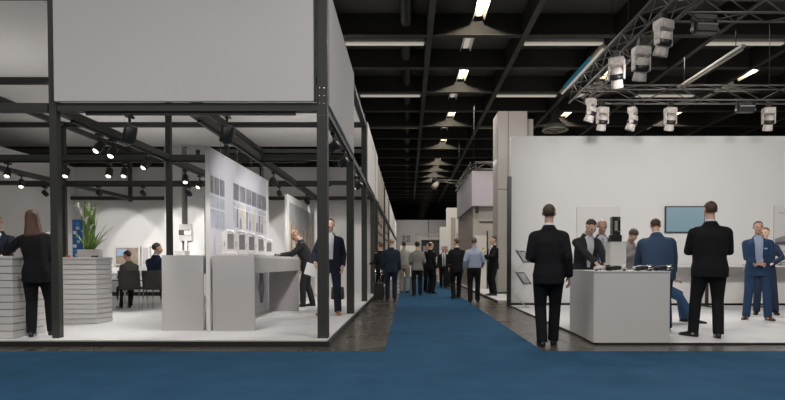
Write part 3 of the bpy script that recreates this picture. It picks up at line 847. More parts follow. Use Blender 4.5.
for i, (x, y) in enumerate(((-2.5,10.9),(-2.42,11.2),(-2.55,11.5),(-2.4,11.7),(-2.5,11.9))):
    t = thing('lever_sample', '%s small window handle from the front at the far end of the right grey table' % ORD[i], 'handle', (x, y, 1.2), .5*i, 'small window handles on the right grey table')
    bxo('rosette', M_chrome, t, -.018, .018, -.035, .035, 0, .012, bev=.004); bm = bmesh.new(); tube(bm, [(0,0,.01),(0,0,.045),(0,.11,.05)], .009, 8); obj('grip', bm, M_black, t, True)

# interior photo panel
t = thing('photo_panel', 'tall standing panel printed with an interior of grey ceiling and tan windows', 'display panel', (-2.96, 14.1, .08))
bxo('frame', M_lam, t, -.03, .03, 0, 4.1, 0, 2.68, bev=.004)
def pp(n_, m, y0, y1, pts, x=.034):
    bm = bmesh.new(); vs = [(x, p[0], p[1]) for p in pts]; loft(bm, [[V((x-.003, p[1], p[2])) for p in vs], [V((x, p[1], p[2])) for p in vs]]); obj(n_, bm, m, t)
pp('photo', mat('print_tan', (.52,.42,.33), .5, var=.3, vscale=2), 0, 0, [(.25,.7),(3.9,.7),(3.9,2.5),(.25,2.5)])
pp('printed_ceiling', mat('print_ceiling', (.36,.36,.37), .5, var=.15, vscale=1), 0, 0, [(.25,2.05),(1.9,1.80),(3.9,2.2),(3.9,2.5),(.25,2.5)], .037)
for k in range(6): pp('printed_column', M_brown, 0, 0, [(.45+.55*k,.7),(.53+.55*k,.7),(.53+.55*k,1.98-.03*k),(.45+.55*k,1.98-.03*k)], .040)
for k in range(3): pp('printed_window', mat('print_light', (.6,.57,.54), .5), 0, 0, [(.62+1.1*k,.8),(.92+1.1*k,.8),(.92+1.1*k,1.75),(.62+1.1*k,1.75)], .043)

# table group at the back: table, two chairs, cabinet, pictures
t = thing('meeting_table', 'white meeting table behind the two dark chairs in the left booth', 'table', (-5.9, 13.75, .08))
bxo('tabletop', M_lam, t, -1.1, 1.1, -.45, .45, .71, .75, bev=.005)
for sx in (-1, 1):
    for sy in (-1, 1): tubo('leg', M_chrome, t, [(sx*1.0,sy*.38,0),(sx*1.0,sy*.38,.71)], .022)
M_seat = mat('anthracite_upholstery', (.045,.044,.042), .8, bump=.1, bscale=90)
def chair(label, x, y, rz):
    t = thing('meeting_chair', label, 'chair', (x, y, .08), rz, 'dark meeting chairs in the left booth')
    bm = bmesh.new(); box(bm, -.22, .22, -.24, .22, .43, .48, .02); obj('seat', bm, M_seat, t)
    bm = bmesh.new(); rr = []
    for k in range(7):
        u = k/6; z = .46+.38*u; rr.append([V((q[0], .2+.05*u+q[1]+.03*(q[0]/.22)**2*-1, z)) for q in ((-.225,0),(-.12,.01),(0,.012),(.12,.01),(.225,0),(.225,.025),(.12,.035),(0,.037),(-.12,.035),(-.225,.025))])
    loft(bm, rr); obj('backrest', bm, M_seat, t, True)
    for sx in (-1, 1):
        tubo('leg', M_chrome, t, [(sx*.20,-.2,.44),(sx*.22,-.23,0)], .012); tubo('leg', M_chrome, t, [(sx*.20,.19,.46),(sx*.22,.25,0)], .012)
    return t
chair('dark meeting chair with chrome legs under the seated woman', -5.95, 12.55, pi+.06)
chair('dark meeting chair with chrome legs under the seated man in navy', -5.45, 12.6, pi-.06)
t = thing('sideboard', 'low white sideboard with a dark gap against the back wall of the left booth', 'cabinet', (-8.6, 17.75, .08))
bxo('body', M_lam, t, -1.6, 1.35, -.35, .40, .12, .85, bev=.005); bxo('plinth', M_frame, t, -1.5, 1.3, -.25, .38, 0, .12); bxo('door_gap', M_frame, t, -1.6, 1.35, -.356, -.35, .45, .48)
t = thing('wall_picture', 'framed wall picture with a blue sky patch behind the seated woman', 'picture', (-9.1, 18.85, 1.3))
bxo('frame', M_lam, t, -.42, .42, -.05, .04, -.31, .31, bev=.005); bxo('print', mat('print_tan2', (.33,.27,.21), .5, var=.35, vscale=4), t, -.36, .36, -.056, -.05, -.26, .26); bxo('sky_patch', mat('print_sky', (.35,.48,.7), .5), t, -.33, -.02, -.060, -.056, .0, .22)
t = thing('wall_picture', 'narrow pale framed panel beside the picture behind the seated people', 'picture', (-8.5, 18.85, 1.3)); bxo('frame', M_lam, t, -.13, .13, -.05, .04, -.31, .31, bev=.005); bxo('print', M_grey, t, -.09, .09, -.056, -.05, -.26, .26)
t = thing('sample_board', 'grey sample board with a dark fitting on the back wall above the grey table', 'display', (-6.93, 18.1, .08))
bxo('board', M_grey, t, -.19, .19, -.02, .0, 1.68, 2.2, bev=.004); bxo('dark_fitting', M_black, t, -.20, .14, -.05, -.021, 1.86, 2.02, bev=.01); bxo('white_fitting', M_lam, t, -.02, .2, -.075, -.051, 1.86, 2.0, bev=.01); bxo('stand', M_lam, t, -.04, .04, .0, .03, 0, 1.7)
t = thing('pedestal', 'white box pedestal in front of the sample board', 'pedestal', (-6.9, 17.6, .08)); bm = bmesh.new(); box(bm, -.2, .2, -.2, .2, .05, 1.32, .006); obj('body', bm, M_lam, t); bxo('plinth', M_frame, t, -.17, .17, -.17, .17, 0, .05); bxo('lid', M_lam, t, -.21, .21, -.21, .21, 1.322, 1.36, bev=.004)
# black bag
t = thing('briefcase', 'black leather bag standing on the platform behind the man with a white paper', 'bag', (-1.93, 15.9, .08), -.1)
M_leather = mat('black_leather', (.014,.013,.013), .45, bump=.2, bscale=60)
bm = bmesh.new(); loft(bm, [[V((x*k, y*f, z)) for x, y in ((-.17,-.07),(.17,-.07),(.17,.07),(-.17,.07))] for z, k, f in ((0,.97,1),(.02,1,1.05),(.2,1,.9),(.32,.96,.45),(.34,.94,.3))]); obj('body', bm, M_leather, t)
for s in (-1, 1): tubo('handle', M_leather, t, [(-.07,s*.02,.33),(-.06,s*.025,.42),(0,s*.028,.45),(.06,s*.025,.42),(.07,s*.02,.33)], .009, 8)
bxo('clasp', M_chrome, t, -.02, .02, -.068, -.06, .2, .24)
# ------------------------------------------------------------------ right booth
struct(bxo('platform', M_plat, None, 2.53, 12.5, 7.68, 14.6, 0, .03))
struct(bxo('trim_3', M_edge, None, 2.53, 12.5, 7.655, 7.679, 0, .028)); struct(bxo('trim_4', M_edge, None, 2.505, 2.529, 7.655, 14.4, 0, .028))
struct(bxo('wall_right', M_white, None, 2.55, 12.5, 14.4, 14.6, .0, 4.21))
struct(bxo('baseboard_right', M_edge, None, 2.55, 12.5, 14.37, 14.399, .03, .085))
struct(bxo('trim_5', M_black, None, 2.46, 2.545, 14.3, 14.45, 0, 3.2))
tag(bxo('wall_poster', mat('poster_grey', (.68,.66,.645), .7, var=.03), None, 4.17, 5.25, 14.36, 14.397, .4, 2.46), 'plain pale grey poster panel on the wall behind the man with the striped tie', 'poster')
# wall screen
t = thing('wall_screen', 'flat screen showing plain pale blue on the right booth wall', 'screen', (6.84, 14.39, 1.82))
bxo('bezel', M_black, t, -.49, .49, -.05, 0, 0, .66, bev=.006); bxo('display', mat('screen_blue', (.10,.17,.20), .3, emit=(.27,.40,.48), estr=.42), t, -.465, .465, -.056, -.05, .03, .63)
# silver poster
t = thing('wall_poster', 'white poster with a silver streamlined shape at the right edge of the picture', 'poster', (10.0, 14.39, .95))
bxo('board', mat('poster_white', (.66,.64,.63), .6), t, -.95, 1.3, -.03, 0, 0, 1.55)
bm = bmesh.new()
top = [(-.93,.72),(-.7,.80),(-.4,.98),(0,1.12),(.5,1.15),(1.25,1.0)]; bot = [(-.93,.58),(-.6,.55),(-.2,.52),(.2,.55),(.7,.6),(1.25,.62)]
loft(bm, [[V((a[0],-.036,a[1])), V((a[0],-.030,a[1])), V((b_[0],-.030,b_[1])), V((b_[0],-.036,b_[1]))] for a, b_ in zip(top, bot)]); obj('printed_shape', bm, mat('print_silver', (.28,.27,.28), .4, var=.4, vscale=3), t)
bm = bmesh.new(); loft(bm, [[V((a,-.040,z)), V((a,-.037,z)), V((a,-.037,z-h_)), V((a,-.040,z-h_))] for a, z, h_ in ((-.93,.64,.05),(-.5,.68,.1),(-.1,.74,.14),(.4,.8,.12))]); obj('printed_shade', bm, mat('print_shade', (.08,.08,.085), .5), t)
for z in (.4, .3, 1.35): bxo('printed_line', mat('print_grey', (.4,.4,.4), .6), t, -.85, .3, -.034, -.030, z, z+.02)
# counter
t = thing('counter', 'white boxy demonstration counter at the corner of the right-hand booth', 'counter', (2.97, 8.38, .03))
A = [(-.51,-.71),(.50,-.71),(.50,.71),(-.43,.71)]
bm = bmesh.new(); loft(bm, [[V((x,y,z)) for x, y in A] for z in (.0,.93)]); es = [e for e in bm.edges if abs(e.verts[0].co.z-e.verts[1].co.z) > .5]; bmesh.ops.bevel(bm, geom=es, offset=.006, segments=2, affect='EDGES'); obj('body', bm, M_lam, t)
bm = bmesh.new(); loft(bm, [[V((x*1.01,y*1.01,z)) for x, y in A] for z in (.932,.95)]); obj('counter_top', bm, M_lam, t)
# display column on the counter
t = thing('display_column', 'white display column standing on the demonstration counter', 'pedestal', (2.99, 8.35, .98))
bm = bmesh.new(); box(bm, -.115, .115, -.10, .10, 0, .40, .004); obj('body', bm, M_lam, t); bxo('base', M_lam, t, -.12, .12, -.105, .105, 0, .012); bxo('top_plate', M_grey, t, -.118, .118, -.103, .103, .4, .41)
t = thing('hinge_sample', 'black and silver hinge sample on top of the white display column', 'sample', (2.99, 8.35, 1.39))
bm = bmesh.new(); box(bm, -.09, .07, -.05, .05, 0, .10, .01); obj('foot', bm, M_black, t)
bxo('upright', M_black, t, -.06, .055, -.03, .03, .10, .36, bev=.006); bxo('side_profile', M_chrome, t, -.075, -.061, -.03, .03, .09, .35); bxo('insert', M_lampoff, t, -.03, .01, -.036, -.03, .16, .30)
for z in (.14, .32): bxo('screw_plate', M_chrome, t, .012, .04, -.036, -.03, z, z+.02)
# demonstration pieces
def device(label, x, y, rz, k):
    t = thing('demonstration_tool', label, 'tool', (x, y, .98), rz)
    bm = bmesh.new(); tube(bm, [(-.11,0,.035),(-.02,0,.04),(.06,0,.045)], [.022,.032,.026], 12); obj('body', bm, M_lam if k % 2 else M_black, t, True)
    bm = bmesh.new(); tube(bm, [(.055,0,.045),(.13,0,.05)], [.03,.034], 12); obj('head', bm, M_black if k % 2 else M_chrome, t, True)
    bm = bmesh.new(); tube(bm, [(-.03,0,.03),(-.05,-.05,.015)], [.014,.012], 8); obj('grip', bm, M_black, t, True)
    for q in (-.08, .1): bxo('foot', M_black, t, q-.015, q+.015, -.02, .02, 0, .03)
device('white and black fitting in front of the man with open collar, on the counter', 2.66, 7.98, .3, 1)
device('small dark fitting left of the display column on the counter', 2.84, 7.9, -.2, 0)
device('dark fitting touching the right foot of the display column on the counter', 3.19, 7.86, .2, 0)
device('large white fitting with a black end on the right of the counter', 3.26, 8.12, .05, 1)
device('dark fitting at the right front edge of the counter', 3.42, 7.80, -.1, 0)
# long wall desk
t = thing('wall_desk', 'long white desk with a dark row of samples along the right booth wall', 'desk', (8.0, 13.9, .03))
bxo('desk_top', M_lam, t, -1.75, 2.6, -.35, .42, .95, .99, bev=.004); bxo('back_panel', M_lam, t, -1.75, 2.6, .30, .42, .06, .948)
for x in (-.85, .35, 1.5):
    bxo('leg', M_black, t, x-.03, x+.03, -.06, .0, .03, .95); bxo('foot', M_black, t, x-.04, x+.04, -.34, .26, 0, .03, bev=.005)
for i in range(9):
    bm = bmesh.new(); x = 8.05+.27*i; tt = thing('handle_sample', '%s dark handle sample from the left in the row on the wall desk' % ORD[i], 'handle', (x, 13.75, 1.02), 0, 'dark handle samples on the wall desk')
    bxo('base', M_black, tt, -.09, .09, -.06, .06, 0, .02, bev=.004); tubo('lever', M_black, tt, [(-.04,0,.018),(-.04,-.03,.06),(.06,-.03,.065)], .012, 8)
t = thing('desk_monitor', 'small dark monitor on the wall desk left of the man in black', 'screen', (6.9, 13.8, 1.02), .3); bxo('panel', M_black, t, -.16, .16, -.02, .02, .06, .3, bev=.006); bxo('stand', M_black, t, -.03, .03, -.02, .05, 0, .1); bxo('foot', M_black, t, -.1, .1, -.07, .07, 0, .012)
# stool
t = thing('bar_stool', 'black bar stool under the seated person in blue jeans', 'stool', (4.50, 10.45, .03))
bm = bmesh.new(); lathe(bm, [(.01,.53),(.16,.53),(.185,.55),(.18,.58),(.01,.59)], seg=24); obj('seat', bm, M_black, t, True); tubo('column', M_chrome, t, [(0,0,.02),(0,0,.53)], .025)
bm = bmesh.new(); lathe(bm, [(.01,0),(.21,0),(.21,.012),(.03,.03),(.01,.03)], seg=24); obj('base', bm, M_chrome, t, True)
# brochure stand
t = thing('brochure_stand', 'zigzag wire brochure stand against the left end of the right booth wall', 'stand', (2.68, 13.65, .03))
M_wire = mat('pale_wire', (.5,.49,.48), .3, metal=.6)
zz = [(.12,0),(-.16,.28),(.14,.56),(-.16,.84),(.14,1.12),(-.14,1.36)]
for s in (-1, 1): bm = bmesh.new(); tube(bm, [(x, s*.11, z) for x, z in zz], .008, 6); obj('side_wire', bm, M_wire, t)
for x, z in zz: tubo('cross_wire', M_wire, t, [(x,-.11,z),(x,.11,z)], .007, 6)
bxo('base', M_wire, t, -.17, .17, -.14, .14, 0, .012)
for i, z0 in enumerate((.55, 1.06)):
    p0 = V((-.13,.06,z0+.27)); ux = V((.20,.03,0)); lv = V((.15,-.13,-.27)); nv = ux.cross(lv).normalized()
    if nv.y > 0: nv = -nv
    def slab(u0, u1, v0, v1, d0, d1):
        bm = bmesh.new(); loft(bm, [[p0+ux*u+lv*v_+nv*d for u, v_ in ((u0,v0),(u1,v0),(u1,v1),(u0,v1))] for d in (d0, d1)]); return bm
    obj('tray', slab(-.05, 1.05, -.03, 1.03, -.012, 0), M_wire, t); obj('tray_lip', slab(-.05, 1.05, 1.0, 1.03, 0, .03), M_wire, t)
    br = thing('brochure', '%s brochure with a dark border on the zigzag wire stand' % ('lower' if i == 0 else 'upper'), 'brochure', (2.68, 13.65, .03))
    obj('cover', slab(0, 1, 0, .99, .003, .010), M_ink, br)
    obj('printed_page', slab(.12, .88, .09, .9, .011, .014), mat('page_grey', (.40,.40,.41), .6, var=.3, vscale=14), br)

# ------------------------------------------------------------------ other booths along the aisle
# left side of the aisle
def neighbour(i, y0, y1, m, marks):
    w_ = struct(bxo('wall_left', m, None, -1.5, -1.14, y0, y1, 0, 3.15))
    struct(bxo('trim_%d' % (10+i), M_frame, None, -1.3, -1.08, y0-.3, y0-.02, 0, 4.6)); struct(bxo('trim_%d' % (20+i), M_frame, None, -1.5, -1.07, y0, y1, 3.16, 3.3))
    struct(bxo('wall_left', M_beige if marks else M_white, None, -1.5, -1.10, y0, y1, 3.31, 4.7))
    if marks:
        for k in range(4): bxo('dark_slat', M_frame, w_, -1.14, -1.125, y0+.3+1.2*k, y0+.55+1.2*k, 2.9, 3.15)
        for k in range(2):
            for r in range(2):
                if r == 0: bxo('sign_mark', M_ink, w_, -1.139, -1.125, y0+1.0+2.0*k, y0+2.2+2.0*k, 2.55+.14*r, 2.68+.14*r); 
                else: bxo('sign_mark', M_ink, w_, -1.139, -1.125, y0+1.3+2.0*k, y0+1.8+2.0*k, 2.60+.14*r, 2.68+.14*r)
        for k in range(3): bxo('sign_mark', M_ink, w_, -1.139, -1.125, y0+.7+1.5*k, y0+1.5+1.5*k, 2.18, 2.3)
neighbour(0, 21.0, 26.5, M_beige, True); neighbour(1, 27.6, 32.5, M_beige, True); neighbour(2, 34.0, 55.0, M_white, False)
struct(bxo('platform', M_plat, None, -6, -1.05, 20.7, 55.0, 0, .05))
# end of the aisle
struct(bxo('wall_end', mat('far_wall_grey', (.34,.32,.31), .8, var=.04), None, -1.2, 12, 56, 56.3, 0, 5.15))
bxo('panel_joint', M_frame, C.objects[-1], 1.95, 2.02, 55.97, 56, 3.2, 5.15)
sg = thing('wall_sign', 'four dark square marks on the grey wall ending the aisle', 'sign', (-.20, 55.98, 3.05), 0)
for i in range(2):
    for j in range(2):
        bxo('mark', M_ink, sg, -.33+.44*i, -.33+.44*i+.28, -.03, 0, .36*j, .36*j+.24); bxo('mark_centre', M_grey, sg, -.25+.44*i, -.25+.44*i+.12, -.04, -.03, .36*j+.08, .36*j+.16)
t = thing('exhibition_kiosk', 'far white kiosk with a dark window at the end of the aisle', 'kiosk', (2.2, 50, 0))
bxo('left_pillar', M_white, t, -1.35, -1.05, 0, .5, 0, 3.0); bxo('right_pillar', M_white, t, .85, 1.15, 0, .5, 0, 3.0); bxo('lintel', M_white, t, -1.35, 1.15, -.1, .5, 3.0, 3.25); bxo('sill', M_white, t, -1.05, .85, 0, .4, 0, 1.55)
bxo('dark_window', mat('kiosk_dark', (.04,.045,.055), .2), t, -1.05, .85, .3, .4, 1.55, 3.0); bxo('bright_patch', M_grey, t, -.9, -.2, .28, .3, 1.7, 2.5); bxo('roof_rail', M_grey, t, -1.6, 1.3, -.2, .0, 3.45, 3.55)
for x in (-1.5, 1.2): bxo('roof_post', M_grey, t, x, x+.08, -.2, -.1, 3.2, 3.5)
tag(bxo('exhibition_wall', M_white, None, -.6, .75, 44, 44.3, 0, 2.35), 'low white partition wall at the end of the aisle left of the dark kiosk window', 'partition')
t = thing('exhibition_tower', 'white stepped tower block at the end of the aisle beside the lavender fascia', 'tower', (2.75, 38, 0))
bxo('tall_block', M_white, t, -.2, .75, 0, .9, 0, 4.65); bxo('low_block', M_white, t, -.65, -.2, 0, .9, 0, 3.4); bxo('sign_plate', M_grey, t, .4, .62, -.03, 0, 2.3, 3.0); bxo('recess', M_beige, t, .05, .35, -.02, 0, 0, 4.0)
# lavender booth on the right of the aisle
struct(bxo('platform', M_plat, None, 2.42, 8, 15.6, 30, 0, .07)); struct(bxo('trim_6', M_edge, None, 2.39, 2.419, 15.6, 30, 0, .06))
t = thing('booth_fascia', 'lavender fabric fascia box hanging over the right side of the aisle', 'fascia', (2.42, 22, 3.22))
bxo('front_fabric', M_lav, t, 0, 3.5, 0, .06, 0, 1.32); bxo('side_fabric', M_lav, t, 0, .06, .062, 6.7, 0, 1.32); bxo('underside', M_white, t, .062, 3.5, .062, 6.7, 0, .03)
tr = thing('lighting_truss', 'thin truss along the top of the lavender fascia', 'truss', (0,0,0))
truss_parts(tr, (2.55,22.1,4.74), (6,22.1,4.74), s=.26, bay=.45); truss_parts(tr, (2.5,22.1,4.74), (2.5,28.9,4.74), s=.26, bay=.55)
tubo('arm', M_alu, tr, [(2.5,26.5,4.8),(1.15,26.5,4.85)], .035); tubo('arm', M_alu, tr, [(2.5,26.5,4.6),(1.3,26.5,4.8)], .025)
for x, z in ((3.3, 5.05), (3.9, 5.1)): tubo('rod', M_alu, tr, [(x,22.1,4.85),(x+.25,22.0,z)], .03)
for y in (22.1, 28.5): tubo('suspension_cable', M_black, tr, [(2.5,y,4.85),(2.5,y,7.06)], .01)
t = thing('spotlight', 'spotlight cluster on the arm reaching from the lavender fascia over the aisle', 'stage light', (1.22, 26.5, 4.6))
bm = bmesh.new(); tube(bm, [(.1,0,.1),(-.05,-.15,-.12)], [.11,.14], 12); obj('lower_head', bm, M_wrap, t, True); bm = bmesh.new(); tube(bm, [(.0,0,.32),(-.06,-.15,.16)], [.08,.1], 12); obj('upper_head', bm, M_black, t, True); bxo('bracket', M_alu, t, -.03, .03, 0, .06, -.1, .36)
struct(bxo('wall_front', mat('pale_beige_wall', (.50,.46,.43), .8), None, 2.50, 6.5, 22.3, 22.5, .07, 3.2)); struct(bxo('wall_aisle', M_beige, None, 2.50, 2.75, 22.6, 29, .07, 3.2))
struct(bxo('trim_7', M_frame, None, 2.75, 4.5, 22.26, 22.299, 2.62, 2.66)); struct(bxo('trim_8', M_frame, None, 3.02, 3.06, 22.2, 22.299, .07, 2.3))
t = thing('display_stand', 'bright white panel with small yellow squares behind the man at the grey pillar', 'display panel', (2.78, 22.18, .07)); bxo('board', M_lam, t, -.23, .22, 0, .03, 0, 2.05)
for i, (x, z) in enumerate(((.05,1.5),(.12,1.35),(.02,1.2))): bxo('yellow_square', mat('yellow_print', (.6,.42,.03), .6), t, x, x+.07, -.005, 0, z, z+.09)
tag(bxo('wall_speaker', M_black, None, 2.56, 2.66, 21.9, 22.1, 2.95, 3.2), 'small dark box hanging under the corner of the lavender fascia', 'speaker')
# grey pillar
p = struct(bxo('pillar', mat('pale_pillar', (.46,.43,.40), .7, var=.02), None, 2.92, 3.86, 18.9, 20.0, 0, 5.98)); struct(bxo('pillar', MATS['pale_pillar'], None, 3.861, 4.12, 19.2, 20.0, 0, 5.8))
for z in (3.45,): bxo('joint', M_frame, p, 2.915, 3.865, 18.893, 18.9, z, z+.02)
bxo('joint', M_frame, p, 3.24, 3.255, 18.893, 18.9, 0, 5.98); bxo('foot', M_edge, p, 2.90, 3.88, 18.87, 18.899, 0, .12)

# ------------------------------------------------------------------ people
BK = (.010,.010,.012); NV = (.016,.021,.036); CH = (.028,.028,.032); BL = (.034,.072,.15); WS = (.62,.62,.66); LB = (.42,.50,.66)
Sk = (.72,.45,.33); Sk2 = (.66,.40,.29); BR = (.085,.048,.029); DB = (.05,.033,.024); GY = (.28,.25,.22); BLD = (.26,.16,.08)
FA = pi     # back to the camera
# main figures
person('man in a black suit seen from behind walking on the dark floor by the booth', (1.83,7.55,0), FA-.18, 1.85, BK, skin=Sk, hair=BR, voxel=.0105,
       fl=(.075,.02,0), fr=(-.07,-.16,0), wl=(.15,-.22,1.10), pl=(.45,1,-.5), wr=(-.255,-.02,.88), hem=.79, hy=-.15, bulk=1.0)
person('heavy man in a black suit seen from behind on the right booth platform', (4.29,8.25,.03), FA-.3, 1.93, BK, skin=Sk, hair=BR, voxel=.0105,
       fl=(.19,-.02,0), fr=(-.10,.06,0), fyl=.75, fyr=-.1, wl=(.10,-.30,1.16), wr=(-.10,-.30,1.14), pl=(.7,.8,-.5), pr=(-.7,.8,-.5), bulk=1.16, hem=.80, hy=.1)
person('man in a bright blue suit with clasped hands facing the camera', (6.48,10.75,.03), -.42, 1.83, BL, shirt=LB, skin=Sk2, hair=DB, shoe=(.09,.05,.03), voxel=.0105,
       wl=(.02,-.245,1.045), wr=(-.02,-.25,1.03), pl=(.8,.7,-.4), pr=(-.8,.7,-.4), fl=(.17,-.02,0), fr=(-.17,.02,0), fyl=.35, fyr=-.35, v=(1.0,.05,1.5,.075), pocket=True, curl=1.0, hy=.05, bulk=1.08,
       hl=((-.9,-.25,-.25),(0,-.8,.5)), hr=((.9,-.25,-.2),(0,-.8,.5)))
person('person in dark trousers half hidden behind the man in the bright blue suit', (7.32,11.9,.03), -.5, 1.78, (.03,.045,.085), skin=Sk, hair=BR, voxel=.014, hy=-.3, wl=(.12,-.25,1.05), wr=(-.12,-.25,1.05), pl=(1,.4,-.2), pr=(-1,.4,-.2), fl=(.2,0,0), fr=(-.14,-.1,0), v=(1.1,.02,1.5,.06))
person('dark-haired man in a charcoal suit leaning over the white counter', (2.86,9.42,.03), .18, 1.80, CH, shirt=WS, skin=Sk, hair=DB, voxel=.0105, lean=.24, hp=.42, hy=.05,
       wl=(.08,-.52,1.02), wr=(-.06,-.56,1.02), pl=(1,.2,-.1), pr=(-1,.2,-.1), v=(1.02,.03,1.5,.075), curl=.8, fl=(.12,.05,0), fr=(-.12,.05,0))
person('grey-haired man with a striped tie behind the white counter', (3.42,10.3,.03), -.1, 1.83, (.05,.075,.14), shirt=WS, skin=(.55,.33,.24), hair=(.42,.36,.30), hairstyle='fringe', voxel=.0105, lean=.10, hp=.22, tie=(.04,.06,.14), stripes=True,
       v=(1.05,.05,1.5,.09), wl=(.16,-.3,1.0), wr=(-.16,-.3,1.0), pl=(1,.3,0), pr=(-1,.3,0))
person('person with curly brown hair bowing behind the white display column', (4.0,10.6,.03), .5, 1.72, (.35,.33,.33), trousers=CH, skin=Sk2, hair=(.10,.055,.03), hairstyle='full', female=True, voxel=.012, lean=.18, hp=.6, hy=-.5, wl=(.05,-.25,1.38), wr=(-.10,-.28,1.30), pl=(1,.2,-.8), pr=(-1,.2,-.8))
person('broad man in a blue jacket seen from behind bending over beside the white counter', (3.90,9.05,.03), FA-.3, 1.80, (.048,.085,.155), trousers=(.02,.03,.06), skin=Sk, hair=BR, hairstyle='short', voxel=.0105, lean=.30, hp=.15, bulk=1.32, roll=0.03,
       wl=(.27,-.40,.90), wr=(-.27,-.36,.90), pl=(.6,1,.1), pr=(-.6,1,.1), fl=(.14,0,0), fr=(-.14,.05,0))
person('seated person in blue jeans and dark jacket behind the man in black', (4.50,10.45,.03), 1.25, 1.78, (.02,.02,.022), trousers=(.05,.11,.22), shirt=WS, skin=Sk, hair=DB, shoe=(.03,.02,.015), voxel=.013, hip_z=.66, lean=.12, hp=.2, fl=(.13,-.46,.0), fr=(-.14,-.58,.0),
       wl=(.12,-.27,.78), wr=(-.12,-.27,.78))
person('man in navy suit and brown shoes holding a white paper behind the corner post', (-1.50,11.2,.08), .06, 1.86, NV, shirt=WS, skin=Sk2, hair=DB, shoe=(.34,.15,.05), voxel=.0105,
       v=(1.04,.06,1.5,.08), wl=(.235,-.06,.91), wr=(-.27,-.20,.98), pl=(.3,1,-.1), pr=(-.5,.9,-.1), fl=(.14,0,0), fr=(-.16,.03,0), fyl=.2, fyr=-.4, hem=.79)
person('balding man in a dark suit leaning over the far end of the grey table', (-2.31,13.3,.08), -pi/2+.25, 1.82, CH, shirt=WS, skin=(.52,.30,.21), hair=(.20,.15,.11), hairstyle='fringe', voxel=.0105, lean=.34, hp=.35,
       wl=(.12,-.60,1.16), wr=(-.15,-.58,1.16), pl=(.5,.6,-.6), pr=(-.5,.6,-.6), fl=(.10,-.12,0), fr=(-.10,.12,0), v=(1.15,.01,1.5,.07))
person('woman in a black trouser suit with long brown hair leaning on the slatted counter', (-5.06,7.93,.08), FA+.28, 1.74, BK, skin=Sk, hair=(.115,.062,.036), hairstyle='long', female=True, voxel=.0105, roll=.11, lean=.10,
       wl=(.42,-.30,1.13), pl=(.6,.8,-.5), wr=(-.20,-.22,1.02), fl=(.09,.0,0), fr=(-.13,-.14,0), hem=.76, hy=.1, bulk=1.05)
person('man in a dark suit behind the slatted counter at the left edge', (-6.30,8.95,.08), .25, 1.76, NV, shirt=WS, skin=(.55,.32,.22), hair=(.4,.36,.32), hairstyle='fringe', voxel=.0105, lean=.12, hp=.2, v=(1.1,.04,1.5,.075), wl=(.22,-.50,1.14), wr=(-.2,-.42,1.14), pl=(1,.4,-.3), pr=(-1,.4,-.3), tie=(.03,.035,.06))
person('seated woman with tied dark hair at the meeting table', (-6.05,12.63,.08), FA+.75, 1.56, (.10,.10,.095), trousers=BK, skin=Sk2, hair=DB, hairstyle='full', female=True, voxel=.013, hip_z=.53, lean=.18, hp=.2, hy=.5, fl=(.1,-.45,0), fr=(-.1,-.4,0), wl=(.15,-.42,.80), wr=(-.15,-.42,.80))
person('seated man in a navy jacket at the meeting table', (-5.52,12.68,.08), FA-.25, 1.84, (.018,.028,.065), trousers=BK, skin=Sk, hair=DB, voxel=.013, hip_z=.55, lean=.08, hy=-.55, fl=(.12,-.45,0), fr=(-.12,-.42,0), wl=(.2,-.42,.82), wr=(-.16,-.36,1.05), pr=(-.6,.1,-.8))
# crowd in the aisle
person('man in a navy suit seen from behind at the left side of the aisle', (-.49,16.8,0), FA+.06, 1.79, (.018,.026,.046), skin=Sk, hair=(.36,.25,.15), hairstyle='fringe', voxel=.013, bulk=1.08, fl=(.1,0,0), fr=(-.1,-.05,0))
person('woman in black half hidden left of the man in navy', (-.86,17.8,.0), FA+.7, 1.72, BK, skin=Sk, hair=(.14,.08,.05), hairstyle='full', female=True, voxel=.014, wl=(.2,-.25,1.1))
person('person in a pale shirt and beige trousers in the aisle crowd', (-.13,20.6,0), FA-.2, 1.84, (.42,.42,.38), trousers=(.42,.36,.28), skin=Sk2, hair=BR, top='shirt', voxel=.014, wr=(-.22,-.2,1.05))
person('woman in a grey blazer and black boots seen from behind in the aisle', (.30,18.9,0), FA+.1, 1.77, (.25,.24,.22), trousers=(.012,.012,.012), skin=Sk, hair=DB, hairstyle='full', female=True, voxel=.013, wl=(.2,-.22,1.05), wr=(-.2,-.22,1.05), pl=(.4,1,-.6), pr=(-.4,1,-.6), hem=.84, bulk=1.08)
person('man in black with a bare crown standing sideways in the aisle', (.80,20.2,0), FA-.9, 1.80, BK, skin=Sk, hair=BR, hairstyle='fringe', voxel=.014, wl=(.2,-.25,1.05))
person('person hidden behind the man in black in the aisle', (.72,21.2,0), .4, 1.78, BK, shirt=WS, skin=Sk, hair=DB, voxel=.015, v=(1.1,.02,1.5,.06))
person('man with open black jacket and white shirt walking towards the camera', (1.50,24.6,0), .1, 1.76, BK, shirt=WS, skin=Sk2, hair=DB, voxel=.014, v=(.95,.06,1.5,.085), fl=(.07,-.18,0), fr=(-.08,.14,0), tie=(.03,.03,.04))
person('dark-haired person farther back behind the man in an open jacket', (1.72,26.0,0), .3, 1.80, CH, shirt=WS, skin=Sk, hair=DB, voxel=.015, v=(1.1,.02,1.5,.06))
person('man in a dark suit seen from behind in the middle of the aisle', (1.44,17.2,0), FA+.12, 1.80, BK, skin=Sk, hair=BR, voxel=.013, fl=(.09,.03,0), fr=(-.08,-.10,0), wl=(.18,-.24,1.08), pl=(.4,1,-.6), hy=.4)
